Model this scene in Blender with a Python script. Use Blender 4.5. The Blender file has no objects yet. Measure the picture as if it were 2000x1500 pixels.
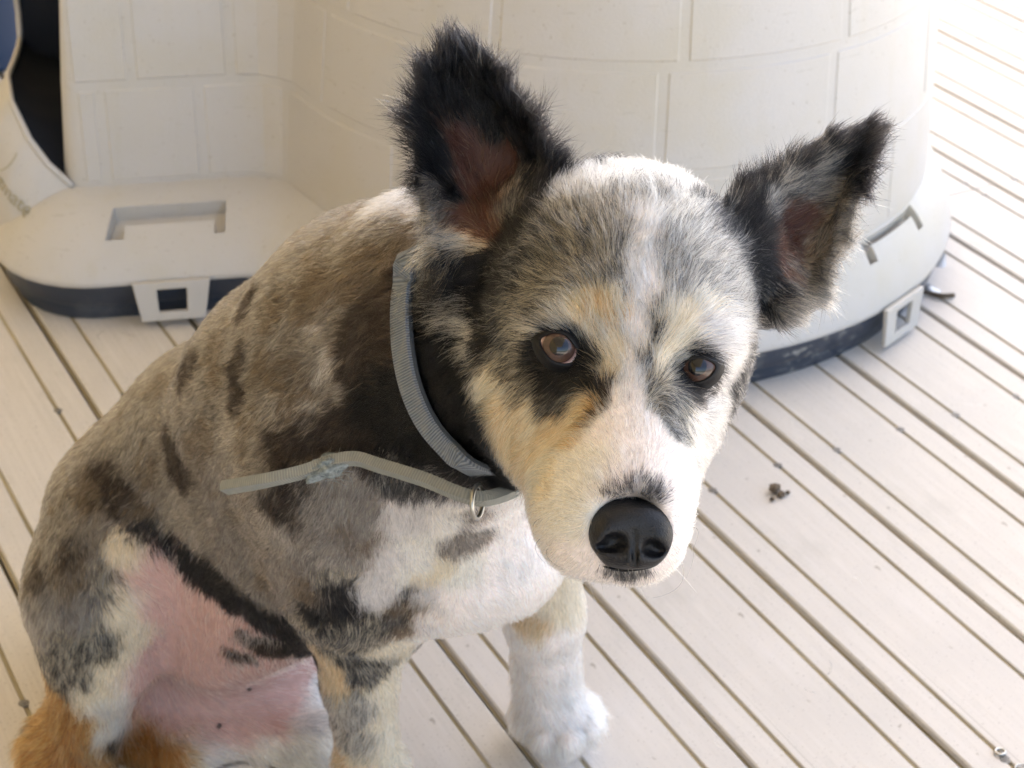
import bpy, bmesh, math, random
import numpy as np
from mathutils import Vector, Matrix
random.seed(7); rng = np.random.default_rng(11)
S = bpy.context.scene
COL = S.collection

# ------------------------------------------------------------------ camera
CAMZ = .957312
cam_d = bpy.data.cameras.new('camera'); cam = bpy.data.objects.new('camera', cam_d); COL.objects.link(cam)
FW = Vector((0, .85200141, -.52353949)); RT = Vector((.99963552, .01413385, .02300124)); UP = Vector((-.02699672, .52334867, .85169087))
cam.matrix_world = Matrix(((RT.x, UP.x, -FW.x, 0), (RT.y, UP.y, -FW.y, 0), (RT.z, UP.z, -FW.z, CAMZ), (0, 0, 0, 1)))
cam_d.sensor_width = 36; cam_d.lens = 36*3549/2000; cam_d.clip_start = .05; cam_d.clip_end = 300
cam_d.dof.use_dof = True; cam_d.dof.focus_distance = .885; cam_d.dof.aperture_fstop = 19
S.camera = cam

# ------------------------------------------------------------------ light
SUN_EL, SUN_AZ = math.radians(54), math.radians(3)      # azimuth from +Y towards +X
wd = bpy.data.worlds.new('World'); S.world = wd; wd.use_nodes = True
nt = wd.node_tree; bg = nt.nodes['Background']
sky = nt.nodes.new('ShaderNodeTexSky'); sky.sky_type = 'NISHITA'; sky.sun_disc = False
sky.sun_elevation = SUN_EL; sky.sun_rotation = SUN_AZ; sky.dust_density = 3.0; sky.air_density = .9; sky.ozone_density = 1.0
nt.links.new(sky.outputs[0], bg.inputs[0]); bg.inputs[1].default_value = .12
sun_d = bpy.data.lights.new('sun', 'SUN'); sun_d.energy = 3.3; sun_d.angle = math.radians(.5); sun_d.color = (1, .95, .87)
sun = bpy.data.objects.new('sun', sun_d); COL.objects.link(sun)
sd = Vector((math.sin(SUN_AZ)*math.cos(SUN_EL), math.cos(SUN_AZ)*math.cos(SUN_EL), math.sin(SUN_EL)))
sun.rotation_euler = (-sd).to_track_quat('-Z', 'Y').to_euler()
vs = S.view_settings; vs.view_transform = 'Standard'; vs.look = 'None'; vs.exposure = 2.74; vs.use_white_balance = True; vs.white_balance_temperature = 7000; vs.white_balance_tint = 10; vs.gamma = 1; vs.use_curve_mapping = False
S.display_settings.display_device = 'sRGB'
S.render.engine = 'CYCLES'; cy = S.cycles
cy.max_bounces = 9; cy.diffuse_bounces = 5; cy.glossy_bounces = 4; cy.transmission_bounces = 6; cy.transparent_max_bounces = 8
cy.sample_clamp_indirect = 8; cy.caustics_reflective = False; cy.caustics_refractive = False
try:
    S.cycles_curves.shape = 'RIBBONS'; S.cycles_curves.subdivisions = 2
except Exception: pass
try:
    cy.use_denoising = True; cy.denoiser = 'OPENIMAGEDENOISE'; cy.denoising_input_passes = 'RGB_ALBEDO_NORMAL'
except Exception: pass

# ------------------------------------------------------------------ helpers
def link(o, parent=None):
    COL.objects.link(o)
    if parent: o.parent = parent
    return o
def tag(o, label=None, cat=None, group=None, kind=None):
    if label: o['label'] = label
    if cat: o['category'] = cat
    if group: o['group'] = group
    if kind: o['kind'] = kind
    return o
def empty(name, loc=(0, 0, 0), rz=0.):
    o = bpy.data.objects.new(name, None); o.location = loc; o.rotation_euler = (0, 0, rz); o.empty_display_size = .05
    return link(o)
def mesh(name, v, f, mat, parent=None, smooth=True):
    me = bpy.data.meshes.new(name); me.from_pydata([tuple(map(float, p)) for p in v], [], [tuple(map(int, q)) for q in f])
    me.materials.append(mat); me.validate(); me.update()
    if smooth: me.polygons.foreach_set('use_smooth', [True]*len(me.polygons))
    return link(bpy.data.objects.new(name, me), parent)
def from_bm(name, bm, mat, parent=None, smooth=False):
    me = bpy.data.meshes.new(name); bm.normal_update(); bm.to_mesh(me); bm.free(); me.materials.append(mat)
    if smooth: me.polygons.foreach_set('use_smooth', [True]*len(me.polygons))
    return link(bpy.data.objects.new(name, me), parent)
def box(bm, c, s, M=None):
    r = bmesh.ops.create_cube(bm, size=1, matrix=Matrix.Translation(c) @ (M or Matrix()) @ Matrix.Diagonal((*s, 1)))
    return r['verts']
class Mat:
    def __init__(s, name, col, rough=.6, spec=.4):
        s.m = bpy.data.materials.new(name); s.m.use_nodes = True; s.t = s.m.node_tree; s.b = s.t.nodes['Principled BSDF']
        s.b.inputs['Base Color'].default_value = (*col, 1); s.b.inputs['Roughness'].default_value = rough
        s.b.inputs['Specular IOR Level'].default_value = spec
    def n(s, ty, **k):
        q = s.t.nodes.new(ty)
        for a, b in k.items():
            if a in q.inputs.keys() if hasattr(q.inputs, 'keys') else False: q.inputs[a].default_value = b
            else: setattr(q, a, b)
        return q
    def l(s, a, b): s.t.links.new(a, b); return s
    def coord(s, scale=(1, 1, 1), rot=(0, 0, 0), which='Object'):
        tc = s.n('ShaderNodeTexCoord'); mp = s.n('ShaderNodeMapping'); mp.inputs['Scale'].default_value = scale; mp.inputs['Rotation'].default_value = rot
        s.l(tc.outputs[which], mp.inputs[0]); return mp.outputs[0]
    def noise(s, vec, scale, detail=4, rough=.55):
        q = s.n('ShaderNodeTexNoise'); q.inputs['Scale'].default_value = scale; q.inputs['Detail'].default_value = detail; q.inputs['Roughness'].default_value = rough
        s.l(vec, q.inputs['Vector']); return q.outputs['Fac']
    def ramp(s, fac, *stops):
        q = s.n('ShaderNodeValToRGB'); e = q.color_ramp.elements
        while len(e) < len(stops): e.new(.5)
        for a, (p, c) in zip(e, stops): a.position = p; a.color = (*c, 1) if len(c) == 3 else c
        s.l(fac, q.inputs[0]); return q.outputs[0]
    def mix(s, fac, a, b, mode='MIX'):
        q = s.n('ShaderNodeMix'); q.data_type = 'RGBA'; q.blend_type = mode
        for i, x in ((0, fac), (6, a), (7, b)):
            if isinstance(x, (int, float)): q.inputs[i].default_value = x
            elif isinstance(x, tuple): q.inputs[i].default_value = (*x, 1)
            else: s.l(x, q.inputs[i])
        return q.outputs[2]
    def bump(s, h, strength=.3, dist=.001):
        q = s.n('ShaderNodeBump'); q.inputs['Strength'].default_value = strength; q.inputs['Distance'].default_value = dist
        s.l(h, q.inputs['Height']); s.l(q.outputs[0], s.b.inputs['Normal']); return s
    def base(s, c): s.l(c, s.b.inputs['Base Color']); return s

def g3(v): return (v, v, v)
# composite decking: faint brushed grain, scuffs, mildew smudges
mb = Mat('composite_board', (.6, .54, .48), .62, .3)
vec = mb.coord((60, 1.6, 20)); v2 = mb.coord()
grain = mb.noise(vec, 4, 5, .65); smud = mb.noise(v2, 7, 3); fleck = mb.noise(v2, 420, 2, .6); smear = mb.noise(mb.coord((3, .7, 1)), 5, 4, .6)
oi = mb.n('ShaderNodeObjectInfo')
c = mb.mix(mb.ramp(grain, (.3, g3(0)), (.75, g3(1))), (.545, .50, .44), (.635, .59, .53))
c = mb.mix(mb.ramp(smud, (.50, g3(0)), (.72, g3(.55))), c, (.50, .47, .43))
c = mb.mix(mb.ramp(smear, (.60, g3(0)), (.72, g3(.45))), c, (.66, .62, .585))
c = mb.mix(mb.ramp(fleck, (.635, g3(0)), (.70, g3(.85))), c, (.27, .235, .20))
c = mb.mix(mb.ramp(oi.outputs['Random'], (0, g3(0)), (1, g3(.35))), c, (.60, .56, .53))
scr = mb.noise(mb.coord((260, .9, 1), (0, 0, .05)), 1.2, 1, .4)
c = mb.mix(mb.ramp(scr, (.735, g3(0)), (.78, g3(.6))), c, (.36, .32, .28))
st_ = mb.noise(mb.coord((1, .35, 1)), 16, 6, .7); c = mb.mix(mb.ramp(st_, (.56, g3(0)), (.72, g3(.5))), c, (.43, .40, .35))
sp2 = mb.noise(v2, 90, 2, .4); c = mb.mix(mb.ramp(sp2, (.74, g3(0)), (.77, g3(.7))), c, (.30, .26, .21))
mb.base(c).bump(mb.mix(.35, grain, fleck), .25, .0006)
M_board = mb.m
mg = Mat('groove_dirt', (.25, .21, .13), .9, .1); mg.base(mg.ramp(mg.noise(mg.coord((1, .12, 1)), 60, 5), (.3, (.24, .20, .12)), (.7, (.48, .42, .29)))); M_dirt = mg.m
M_joist = Mat('joist_timber', (.10, .075, .05), .9, .1).m
ms = Mat('screw_metal', (.17, .15, .125), .55, .5); ms.base(ms.ramp(ms.noise(ms.coord(), 900, 3), (.35, (.09, .08, .065)), (.7, (.27, .25, .22)))); M_screw = ms.m
M_steel = Mat('steel', (.40, .39, .36), .30); M_steel.b.inputs['Metallic'].default_value = 1; M_steel = M_steel.m

# ------------------------------------------------------------------ deck
BW = .144; YAW = .510; CU = -1.593; GA = .229*BW
deck = empty('deck', (0, 0, 0), YAW); tag(deck, kind='structure')
def d2w(u, v):
    x, y = (u-CU)*BW, v*BW; c_, s_ = math.cos(YAW), math.sin(YAW); return Vector((c_*x-s_*y, s_*x+c_*y, 0))
deck.location = d2w(0, 0)
GAP = .0068; TH = .022
def board_mesh(v0, v1, wob):
    ch, gw, gd = .0012, .0019, .0021
    h0, h1 = GAP/2, BW-GAP/2
    prof = [(h0+ch, -TH), (h0, -TH+ch), (h0-.0024, -.0095), (h0-.0024, -.0062), (h0, -.006), (h0, -ch), (h0+ch, 0)]
    for g in (GA, BW-GA): prof += [(g-gw-.0006, 0), (g-gw, -.0007), (g-gw, -gd), (g+gw, -gd), (g+gw, -.0007), (g+gw+.0006, 0)]
    prof += [(h1-ch, 0), (h1, -ch), (h1, -.006), (h1+.0024, -.0062), (h1+.0024, -.0095), (h1, -TH+ch), (h1-ch, -TH)]
    n = len(prof); vs_, fs = [], []
    segs = max(1, int((v1-v0)/4))
    for k in range(segs+1):
        y = v0*BW+(v1-v0)*BW*k/segs
        if k == 0: y += .001
        if k == segs: y -= .001
        dx = random.uniform(-.0005, .0005)*wob
        vs_ += [(x+dx, y, z) for x, z in prof]
    for k in range(segs):
        for i in range(n-1): a = k*n+i; fs.append((a, a+1, a+1+n, a+n))
    fs.append(tuple(range(n))); fs.append(tuple(range((segs+1)*n-1, segs*n-1, -1)))
    bot = [(k*n, k*n+n-1) for k in range(segs+1)]
    for k in range(segs): fs.append((bot[k][1], bot[k][0], bot[k+1][0], bot[k+1][1]))
    gi = set(); base_i = 7
    return vs_, fs, n
ROWS = [-.62, 2.16, 4.94, 7.735, 10.49, 13.30, 16.08, 18.86, 21.64, 24.4]
def screw_mesh():
    bm = bmesh.new()
    bmesh.ops.create_cone(bm, cap_ends=True, segments=14, radius1=.0046, radius2=.0043, depth=.0016)
    for a in (0, math.pi/2): 
        pass
    bmesh.ops.create_cone(bm, cap_ends=True, segments=8, radius1=.0016, radius2=.0018, depth=.0006, matrix=Matrix.Translation((0, 0, .0009)))
    me = bpy.data.meshes.new('screw'); bm.to_mesh(me); bm.free(); me.materials.append(M_screw); return me
SCREW = screw_mesh()
for N in range(-14, 24):
    cuts = [-9.5, 30]
    if N == 8: cuts = [-9.5, 10.49, 30]
    elif N % 5 == 3: cuts = [-9.5, 27.2, 30]
    for v0, v1 in zip(cuts[:-1], cuts[1:]):
        V, Fc, n = board_mesh(v0, v1, 1)
        o = mesh('board', V, Fc, M_board, deck, smooth=False); o.location = (N*BW, 0, random.uniform(-.0004, .0004))
        o.data.materials.append(M_dirt)
        for p in o.data.polygons:
            zc = sum(o.data.vertices[i].co.z for i in p.vertices)/len(p.vertices)
            xs = [o.data.vertices[i].co.x for i in p.vertices]
            if len(p.vertices) == 4 and (-.0022 < zc < -.0020 and max(xs)-min(xs) > .002 or -.0064 < zc < -.0058): p.material_index = 1
        for rv in ROWS:
            if not v0 < rv < v1: 
                if not (N == 8 and abs(rv-10.49) < .1): continue
            for g in (GA, BW-GA):
                w = d2w(N+g/BW, rv)
                d = w-Vector((0, 0, CAMZ)); z = d.dot(FW)
                if z < .3: continue
                px, py = 1000+3549*d.dot(RT)/z, 750-3549*d.dot(UP)/z
                if -150 < px < 2150 and -150 < py < 1650:
                    dv = random.uniform(-.05, .05)
                    if N == 8 and v0 < 0: dv = -.13
                    if N == 8 and v0 > 0: dv = .13
                    s = bpy.data.objects.new('screw', SCREW); link(s, o); s.location = (g+random.uniform(-.0008, .0008), (rv+dv)*BW, -.0006)
                    s.rotation_euler = (random.uniform(-.08, .08), random.uniform(-.08, .08), random.uniform(0, 3))
bm = bmesh.new()
for rv in ROWS: box(bm, (4*BW, rv*BW, -.0725), (40*BW, .045, .1))
jo = from_bm('joist', bm, M_joist, deck); jo['kind'] = 'stuff'
mgd = Mat('yard_soil', (.10, .085, .06), .95, .1); mgd.base(mgd.ramp(mgd.noise(mgd.coord(), 9, 6), (.3, (.07, .06, .04)), (.7, (.16, .13, .09))))
tag(mesh('soil', [(-4, -3, -.4), (3.2, -3, -.4), (3.2, 7, -.4), (-4, 7, -.4)], [(0, 1, 2, 3)], mgd.m, smooth=False), kind='structure')
my = Mat('yard_paving', (.42, .40, .36), .9, .2); my.base(my.ramp(my.noise(my.coord(), 3, 6), (.3, (.42, .40, .36)), (.7, (.56, .53, .48))))
tag(mesh('yard', [(-60, -60, -.45), (60, -60, -.45), (60, 60, -.45), (-60, 60, -.45)], [(0, 1, 2, 3)], my.m, smooth=False), kind='structure')

# verandah: unseen left house wall and roof, shaped to shade and warm the deck
mw = Mat('rendered_wall', (.62, .50, .30), .9, .2); mw.bump(mw.noise(mw.coord(), 90, 5), .4, .003)
bm = bmesh.new(); box(bm, (-1.6, .4, 1.2), (.2, 9.6, 3.3)); hw = from_bm('house_wall', bm, mw.m)
tag(hw, 'unseen cream rendered house wall along the left of the deck, for warm bounce', 'wall')
mr = Mat('roof_lining', (.55, .52, .46), .8, .2)
bm = bmesh.new(); box(bm, (-.42, 1.3, 2.66), (3.38, 8.0, .08)); rf = from_bm('verandah_roof', bm, mr.m)
tag(rf, 'unseen flat lined verandah roof over the deck, sized for its shade', 'roof')

# ------------------------------------------------------------------ dog kennel
kennel = empty('dog_kennel', (.09, 1.93, 0)); tag(kennel, 'cream plastic igloo dog kennel with brick relief and dark blue base', 'kennel')
KO = np.array((.09, 1.93)); TA = np.array((-.475, 1.735)); AX = np.array((.977, .213)); PE = np.array((-.213, .977))
def st(p): q = np.asarray(p)-TA; return np.stack([q@AX, q@PE], -1)
def sbox(q, c, h, r):
    d = np.abs(q-c)-(np.array(h)-r); return np.linalg.norm(np.maximum(d, 0), axis=-1)+np.minimum(d.max(-1), 0)-r
def smn(a, b, k): h = np.maximum(k-np.abs(a-b), 0)/k; return np.minimum(a, b)-h*h*k*.25
def wall2(p): return smn(np.linalg.norm(p-KO, axis=-1)-.371, sbox(st(p), np.array((.35, .17)), (.352, .17), .022), .05)
def flange2(p): return smn(np.linalg.norm(p-KO, axis=-1)-.408, sbox(st(p), np.array((.325, .178)), (.408, .272), .11), .05)
def grad2(f, p, e=1e-4):
    g = np.stack([f(p+np.array((e, 0)))-f(p-np.array((e, 0))), f(p+np.array((0, e)))-f(p-np.array((0, e)))], -1); return g/np.linalg.norm(g, axis=-1, keepdims=True)
th = np.linspace(-math.pi, math.pi, 6001)[:-1]
dr = np.stack([np.cos(th), np.sin(th)], -1); lo = np.full(6000, .2); hi = np.full(6000, 1.2)
for _ in range(40):
    mid = (lo+hi)/2; ins = wall2(KO+dr*mid[:, None]) < 0; lo = np.where(ins, mid, lo); hi = np.where(ins, hi, mid)
raw = KO+dr*lo[:, None]
cl = np.r_[0, np.cumsum(np.linalg.norm(np.diff(np.r_[raw, raw[:1]], axis=0), axis=1))]; LEN = cl[-1]
rawc = np.r_[raw, raw[:1]]
def at_s(s): s = np.mod(s, LEN); return np.stack([np.interp(s, cl, rawc[:, 0]), np.interp(s, cl, rawc[:, 1])], -1)
def near_s(p): return cl[np.argmin(np.linalg.norm(raw-np.asarray(p)[:2], axis=1))]
PROF = [(.119, 0), (.228, -.007), (.334, -.016), (.44, -.030)]
def woff(z): return np.interp(z, [a for a, b in PROF], [b for a, b in PROF])
def wallpt(s, z, extra=0.):
    p = at_s(np.atleast_1d(s)); n = grad2(wall2, p); q = p+n*(woff(z)+extra); return np.c_[q, np.full(len(q), z)], n
# slot breakpoints along the wall
slots = []
for e0, e1, u0, u1, u2 in ((((-0.4069,1.693,0.11)), ((-0.2994,1.7177,0.11)), .26, .44, .57), (((0.3573,1.6554,0.105)), ((0.4269,1.7477,0.105)), .03, .17, .42)):
    a, b = sorted((near_s(e0), near_s(e1))); slots.append((a, b, u0, u1, u2))
mk = Mat('kennel_plastic', (.66, .62, .55), .48, .4); vec = mk.coord()
spk = mk.noise(vec, 260, 2, .5); grm = mk.noise(vec, 9, 5, .6); tx = mk.noise(vec, 900, 2)
c = mk.mix(mk.ramp(grm, (.42, g3(0)), (.75, g3(.5))), (.50, .475, .445), (.47, .435, .365))
c = mk.mix(mk.ramp(spk, (.70, g3(0)), (.735, g3(.7))), c, (.30, .25, .19))
strk = mk.noise(mk.coord((22, 22, 1.4)), 2.2, 4, .6); c = mk.mix(mk.ramp(strk, (.55, g3(0)), (.78, g3(.35))), c, (.45, .41, .32))
sf = mk.noise(mk.coord((7, 7, 60), (.3, .5, 0)), 5, 3, .5); c = mk.mix(mk.ramp(sf, (.68, g3(0)), (.73, g3(.35))), c, (.33, .30, .25)); yl = mk.noise(vec, 4.5, 4, .6); c = mk.mix(mk.ramp(yl, (.52, g3(0)), (.72, g3(.4))), c, (.48, .43, .32))
mk.base(c).bump(mk.mix(.5, tx, mk.noise(vec, 380, 3)), .5, .0014); M_kennel = mk.m
mn = Mat('base_plastic', (.02, .026, .04), .42, .55); vec = mn.coord(); f1 = mn.noise(vec, 14, 6, .62)
c = mn.mix(mn.ramp(f1, (.54, g3(0)), (.68, g3(.6))), (.026, .035, .053), (.15, .16, .165))
dm = mn.n('ShaderNodeVectorMath'); dm.operation = 'DISTANCE'; mn.l(vec, dm.inputs[0]); gq = np.array((0.3045,1.5923,0.036)); dm.inputs[1].default_value = (gq[0]-.09, gq[1]-1.93, .036)
mk_ = mn.ramp(dm.outputs['Value'], (.03, g3(1)), (.085, g3(0))); sc_ = mn.ramp(mn.noise(mn.coord((1, 1, 1.6)), 85, 8, .75), (.53, g3(0)), (.66, g3(.75)))
c = mn.mix(mn.mix(1.0, mk_, sc_, 'MULTIPLY'), c, (.42, .41, .37))
mn.base(c).bump(mn.noise(vec, 500, 2), .2, .001); M_base = mn.m
M_inside_shade = Mat('kennel_inside_shade', (.02, .022, .028), .8, .1).m  # pale plastic inside the doorway, its deep shade put into a dark colour

brk = set(np.arange(0, LEN, .012).tolist())
for a, b, *_ in slots:
    for x in (a, a+.0008, a+.0125, a+.0133, b-.0133, b-.0125, b-.0008, b): brk.add(float(x))
sv = np.array(sorted(brk)); sv = sv[np.r_[True, np.diff(sv) > 3e-4]]
ns = len(sv); wp = at_s(sv); wn = grad2(wall2, wp)
lo = np.full(6000, .2); hi = np.full(6000, 1.3)
for _ in range(40):
    mid = (lo+hi)/2; ins = flange2(KO+dr*mid[:, None]) < 0; lo = np.where(ins, mid, lo); hi = np.where(ins, hi, mid)
fraw = KO+dr*lo[:, None]; fcl = np.r_[0, np.cumsum(np.linalg.norm(np.diff(np.r_[fraw, fraw[:1]], axis=0), axis=1))]; FLEN = fcl[-1]; fc_ = np.r_[fraw, fraw[:1]]
us = np.arange(0, LEN, .004); nu = len(us)
fs_ = np.unwrap(np.array([fcl[np.argmin(((fraw-p)**2).sum(1))] for p in at_s(us)])*2*math.pi/FLEN)*FLEN/(2*math.pi)
dlt = fs_-us*FLEN/LEN; ker = np.exp(-.5*(np.arange(-45, 46)/14.)**2); ker /= ker.sum()
dlt = np.convolve(np.r_[dlt[-45:], dlt, dlt[:45]], ker, 'valid')
fsv = np.mod(np.interp(sv, us, dlt)+sv*FLEN/LEN, FLEN)
fp = np.stack([np.interp(fsv, fcl, fc_[:, 0]), np.interp(fsv, fcl, fc_[:, 1])], -1)
t_ = np.linalg.norm(fp-wp, axis=1); fd = (fp-wp)/t_[:, None]; fn = grad2(flange2, fp)
ub = {0., .03, .97, 1.}
ub |= set(np.linspace(0, 1, 15).tolist())
for *_, u0, u1, u2 in slots:
    for x in (u0, u1, u2): ub |= {x, x+.012}
uu = np.array(sorted(ub)); uu = uu[np.r_[True, np.diff(uu) > 4e-3]]
rows_v = []; 
def ring(pts, z): rows_v.append(np.c_[pts, np.full(ns, z) if np.isscalar(z) else z])
# underside lip -> ledge -> wall -> dome
ring(fp-fn*.010, .046); ring(fp-fn*.001, .047); ring(fp, .050)
for u in uu[::-1]:
    a = u*math.pi/2; q = wp+fd*(t_*(.5*u+.5*math.sin(a)))[:, None]; z = .052+.067*np.full(ns, .5*(1-u)+.5*math.cos(a) if u < 1 else 0)
    nrm = np.c_[wn*math.sin(a), np.full(ns, math.cos(a))]
    dep = np.zeros(ns)
    for A_, B_, u0, u1, u2 in slots:
        main = (sv > A_+.0004) & (sv < B_-.0004) & (u0+.006 < u < u1+.006)
        notch = ((sv > A_+.0004) & (sv < A_+.0129) | (sv > B_-.0129) & (sv < B_-.0004)) & (u1+.006 <= u < u2+.006)
        dep = np.where(main | notch, .017, dep)
    z = z-dep*.95; q = q-fd*(dep*.25)[:, None]
    ring(q, z)
nl = len(rows_v)
zs = [.1195, .125, .16, .228, .28, .334, .39, .44]
for z in zs: ring(wp+wn*woff(z), z)
top = rows_v[-1][:, :2]
for f, z in ((.965, .50), (.90, .56), (.79, .62), (.62, .67), (.40, .70), (.15, .712)): ring(KO+(top-KO)*f, z)
V = np.concatenate(rows_v); Fc = []
stw = st(wp)
for k in range(len(rows_v)-1):
    for i in range(ns):
        j = (i+1) % ns
        if k >= nl and zs[0] <= rows_v[k][i, 2] < .38 and abs(stw[i, 0]) < .004 and .03 < stw[i, 1] < .31: continue
        Fc.append((k*ns+i, k*ns+j, (k+1)*ns+j, (k+1)*ns+i))
Fc.append(tuple((len(rows_v)-1)*ns+i for i in range(ns)))
V = V-np.array((*KO, 0))
shell = mesh('shell', V, Fc, M_kennel, kennel)
sm = shell.modifiers.new('thick', 'SOLIDIFY'); sm.thickness = .003; sm.offset = -1
es = shell.modifiers.new('split', 'EDGE_SPLIT'); es.split_angle = math.radians(42)
# dark blue base tray
bp = []
for off, z in ((-.060, .03), (-.012, .0475), (-.007, .046), (-.009, .022), (-.0125, .0195), (-.016, .018), (-.018, .004), (-.0205, .0)): bp.append(np.c_[fp+fn*off-KO, np.full(ns, z)])
V = np.concatenate(bp); Fc = [(k*ns+i, (k+1)*ns+i, (k+1)*ns+(i+1) % ns, k*ns+(i+1) % ns) for k in range(len(bp)-1) for i in range(ns)]
Fc.append(tuple(range(ns)))
base_o = mesh('base', V, Fc, M_base, kennel); es = base_o.modifiers.new('split', 'EDGE_SPLIT'); es.split_angle = math.radians(50)
# moulded bricks
def brick(s0, s1, z0, z1):
    ln = s1-s0; nx = max(2, int(ln/.02)); g = .0042; ed = .0022
    ss = [s0+g, s0+g+ed]+list(np.linspace(s0+g+ed, s1-g-ed, nx+1)[1:-1])+[s1-g-ed, s1-g]
    zz = [z0+g, z0+g+ed, z1-g-ed, z1-g]; v = []; f = []
    for a, z in enumerate(zz):
        pts, _ = wallpt(np.array(ss), z, 0.); _, n = pts, _
        for b in range(len(ss)):
            edge = a in (0, 3) or b in (0, len(ss)-1)
            e = -.0005 if edge else .0011
            v.append((pts[b, 0]+n[b, 0]*e-KO[0], pts[b, 1]+n[b, 1]*e-KO[1], pts[b, 2]))
    w = len(ss)
    for a in range(3):
        for b in range(w-1): f.append((a*w+b, a*w+b+1, (a+1)*w+b+1, (a+1)*w+b))
    o = mesh('brick', v, f, M_kennel, kennel); es_ = o.modifiers.new('split', 'EDGE_SPLIT'); es_.split_angle = math.radians(14)
def dome_s(deg): return near_s(KO+.371*np.array((math.cos(math.radians(deg)), math.sin(math.radians(deg)))))
def tun_s(s): return near_s(TA+AX*s)
R0 = [tun_s(.016), tun_s(.042), tun_s(.145)]+[dome_s(x) for x in (-154, -125, -96, -67, -38, -9, 20, 49)]
R1 = [tun_s(.013), tun_s(.076), tun_s(.179)]+[dome_s(x) for x in (-142, -112.5, -83.2, -54.3, -25, 4, 33)]
R2 = [tun_s(.016), tun_s(.05), tun_s(.145)]+[dome_s(x) for x in (-165, -136, -108.9, -80.2, -52, -23, 6, 35)]
for Rr, z0, z1 in ((R0, .119, .228), (R1, .228, .334), (R2, .334, .44)):
    for a, b in zip(Rr[:-1], Rr[1:]):
        if b < a: b += LEN
        if b-a > .004: brick(a, b, z0, z1)
# clips with a square window
def clip(px, w0, w1, h, lean):
    s = near_s(px); p = at_s(np.array([s])); n = grad2(wall2, p)[0]; k = int(np.argmin(np.abs(sv-s))); q = fp[k]
    n = grad2(flange2, q[None])[0]; tx_ = np.array((-n[1], n[0]))
    th_ = .0055; hw_, hb = w0/2, w1/2; a_, b_ = .0155, .0145
    z1, z0 = .052, .052-h; wz1, wz0 = .052-.008, .052-.008-.026*h/.043
    def pt(x, z, d): 
        e = d+(.052-z)*lean; r = q+tx_*x+n*e; return (r[0]-KO[0], r[1]-KO[1], z)
    outer = [(-hb, z0), (hb, z0), (hw_, z1), (-hw_, z1)]; inner = [(-b_, wz0), (b_, wz0), (a_, wz1), (-a_, wz1)]
    v = []
    for d in (.0015+th_, .0015):
        v += [pt(x, z, d) for x, z in outer]+[pt(x, z, d) for x, z in inner]
    f = []
    for i in range(4):
        j = (i+1) % 4
        f += [(i, j, 4+j, 4+i), (8+j, 8+i, 12+i, 12+j), (j, i, 8+i, 8+j), (4+i, 4+j, 12+j, 12+i)]
    o = mesh('clip', v, f, M_kennel, kennel, smooth=False)
    m_ = o.modifiers.new('bevel', 'BEVEL'); m_.width = .0012; m_.segments = 2
clip((-0.349,1.6678,0.05), .080, .066, .043, .10)
clip((0.4067,1.6713,0.05), .074, .066, .045, .02)
# entrance rim, doorway liner
def tz(s, t, z): q = TA+AX*s+PE*t; return np.array((q[0]-KO[0], q[1]-KO[1], z))
rim = [(0.006, .004, .119), (-.017, .012, .142), (-.034, .028, .165), (-.050, .062, .194), (-.055, .12, .20), (-.051, .19, .19), (-.050, .26, .178), (-.050, .31, .17), (-.049, .318, .20), (-.050, .318, .26), (-.05, .31, .36), (-.045, .26, .43), (-.04, .17, .45)]
rimp = []
for a, b in zip(rim[:-1], rim[1:]):
    for k in range(4): rimp.append(np.array(a)+(np.array(b)-np.array(a))*k/4)
rimp.append(np.array(rim[-1]))
v, f = [], []
for r in rimp:
    if r[1] < .20 and r[2] < .21:
        w = 1-max(0, (r[1]-.12)/.08)
        v += [tz(*r), tz(r[0]-.010*w, r[1]-.003, r[2]-.008), tz(r[0]-.026*w, r[1]-.010*w, r[2]-.035*w), tz(max(-.080, r[0]-.030), r[1]*.95-.022*w, .062)]
for i in range(len(v)//4-1):
    for k in range(3): f.append((i*4+k, i*4+k+1, i*4+k+5, i*4+k+4))
SILL = mesh('sill', v, f, M_kennel, kennel)
def tube(name, pts, r, mat, parent, seg=10, closed=False):
    pts = [Vector(p) for p in pts]; n = len(pts); v, f = [], []; up = None
    for i, p in enumerate(pts):
        a = pts[(i-1) % n] if (closed or i > 0) else p; b = pts[(i+1) % n] if (closed or i < n-1) else p
        t = (b-a).normalized()
        if up is None: up = t.orthogonal().normalized()
        up = (up-t*up.dot(t)).normalized(); s_ = t.cross(up); rr = r(i/(n-1)) if callable(r) else r
        v += [tuple(p+(up*math.cos(x)+s_*math.sin(x))*rr) for x in [2*math.pi*k/seg for k in range(seg)]]
    for i in range(n if closed else n-1):
        j = (i+1) % n
        for k in range(seg): f.append((i*seg+k, i*seg+(k+1) % seg, j*seg+(k+1) % seg, j*seg+k))
    if not closed: f += [tuple(range(seg))[::-1], tuple((n-1)*seg+k for k in range(seg))]
    return mesh(name, v, f, mat, parent)
tube('entrance_rim', [tz(*r) for r in rimp], .0035, M_kennel, kennel, 8)
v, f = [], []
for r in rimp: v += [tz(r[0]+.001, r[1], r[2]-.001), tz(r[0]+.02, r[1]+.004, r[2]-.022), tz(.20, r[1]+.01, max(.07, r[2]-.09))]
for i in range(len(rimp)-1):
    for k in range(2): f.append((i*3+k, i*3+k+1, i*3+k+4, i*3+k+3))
mesh('doorway_lining', v, f, M_inside_shade, kennel)
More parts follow.
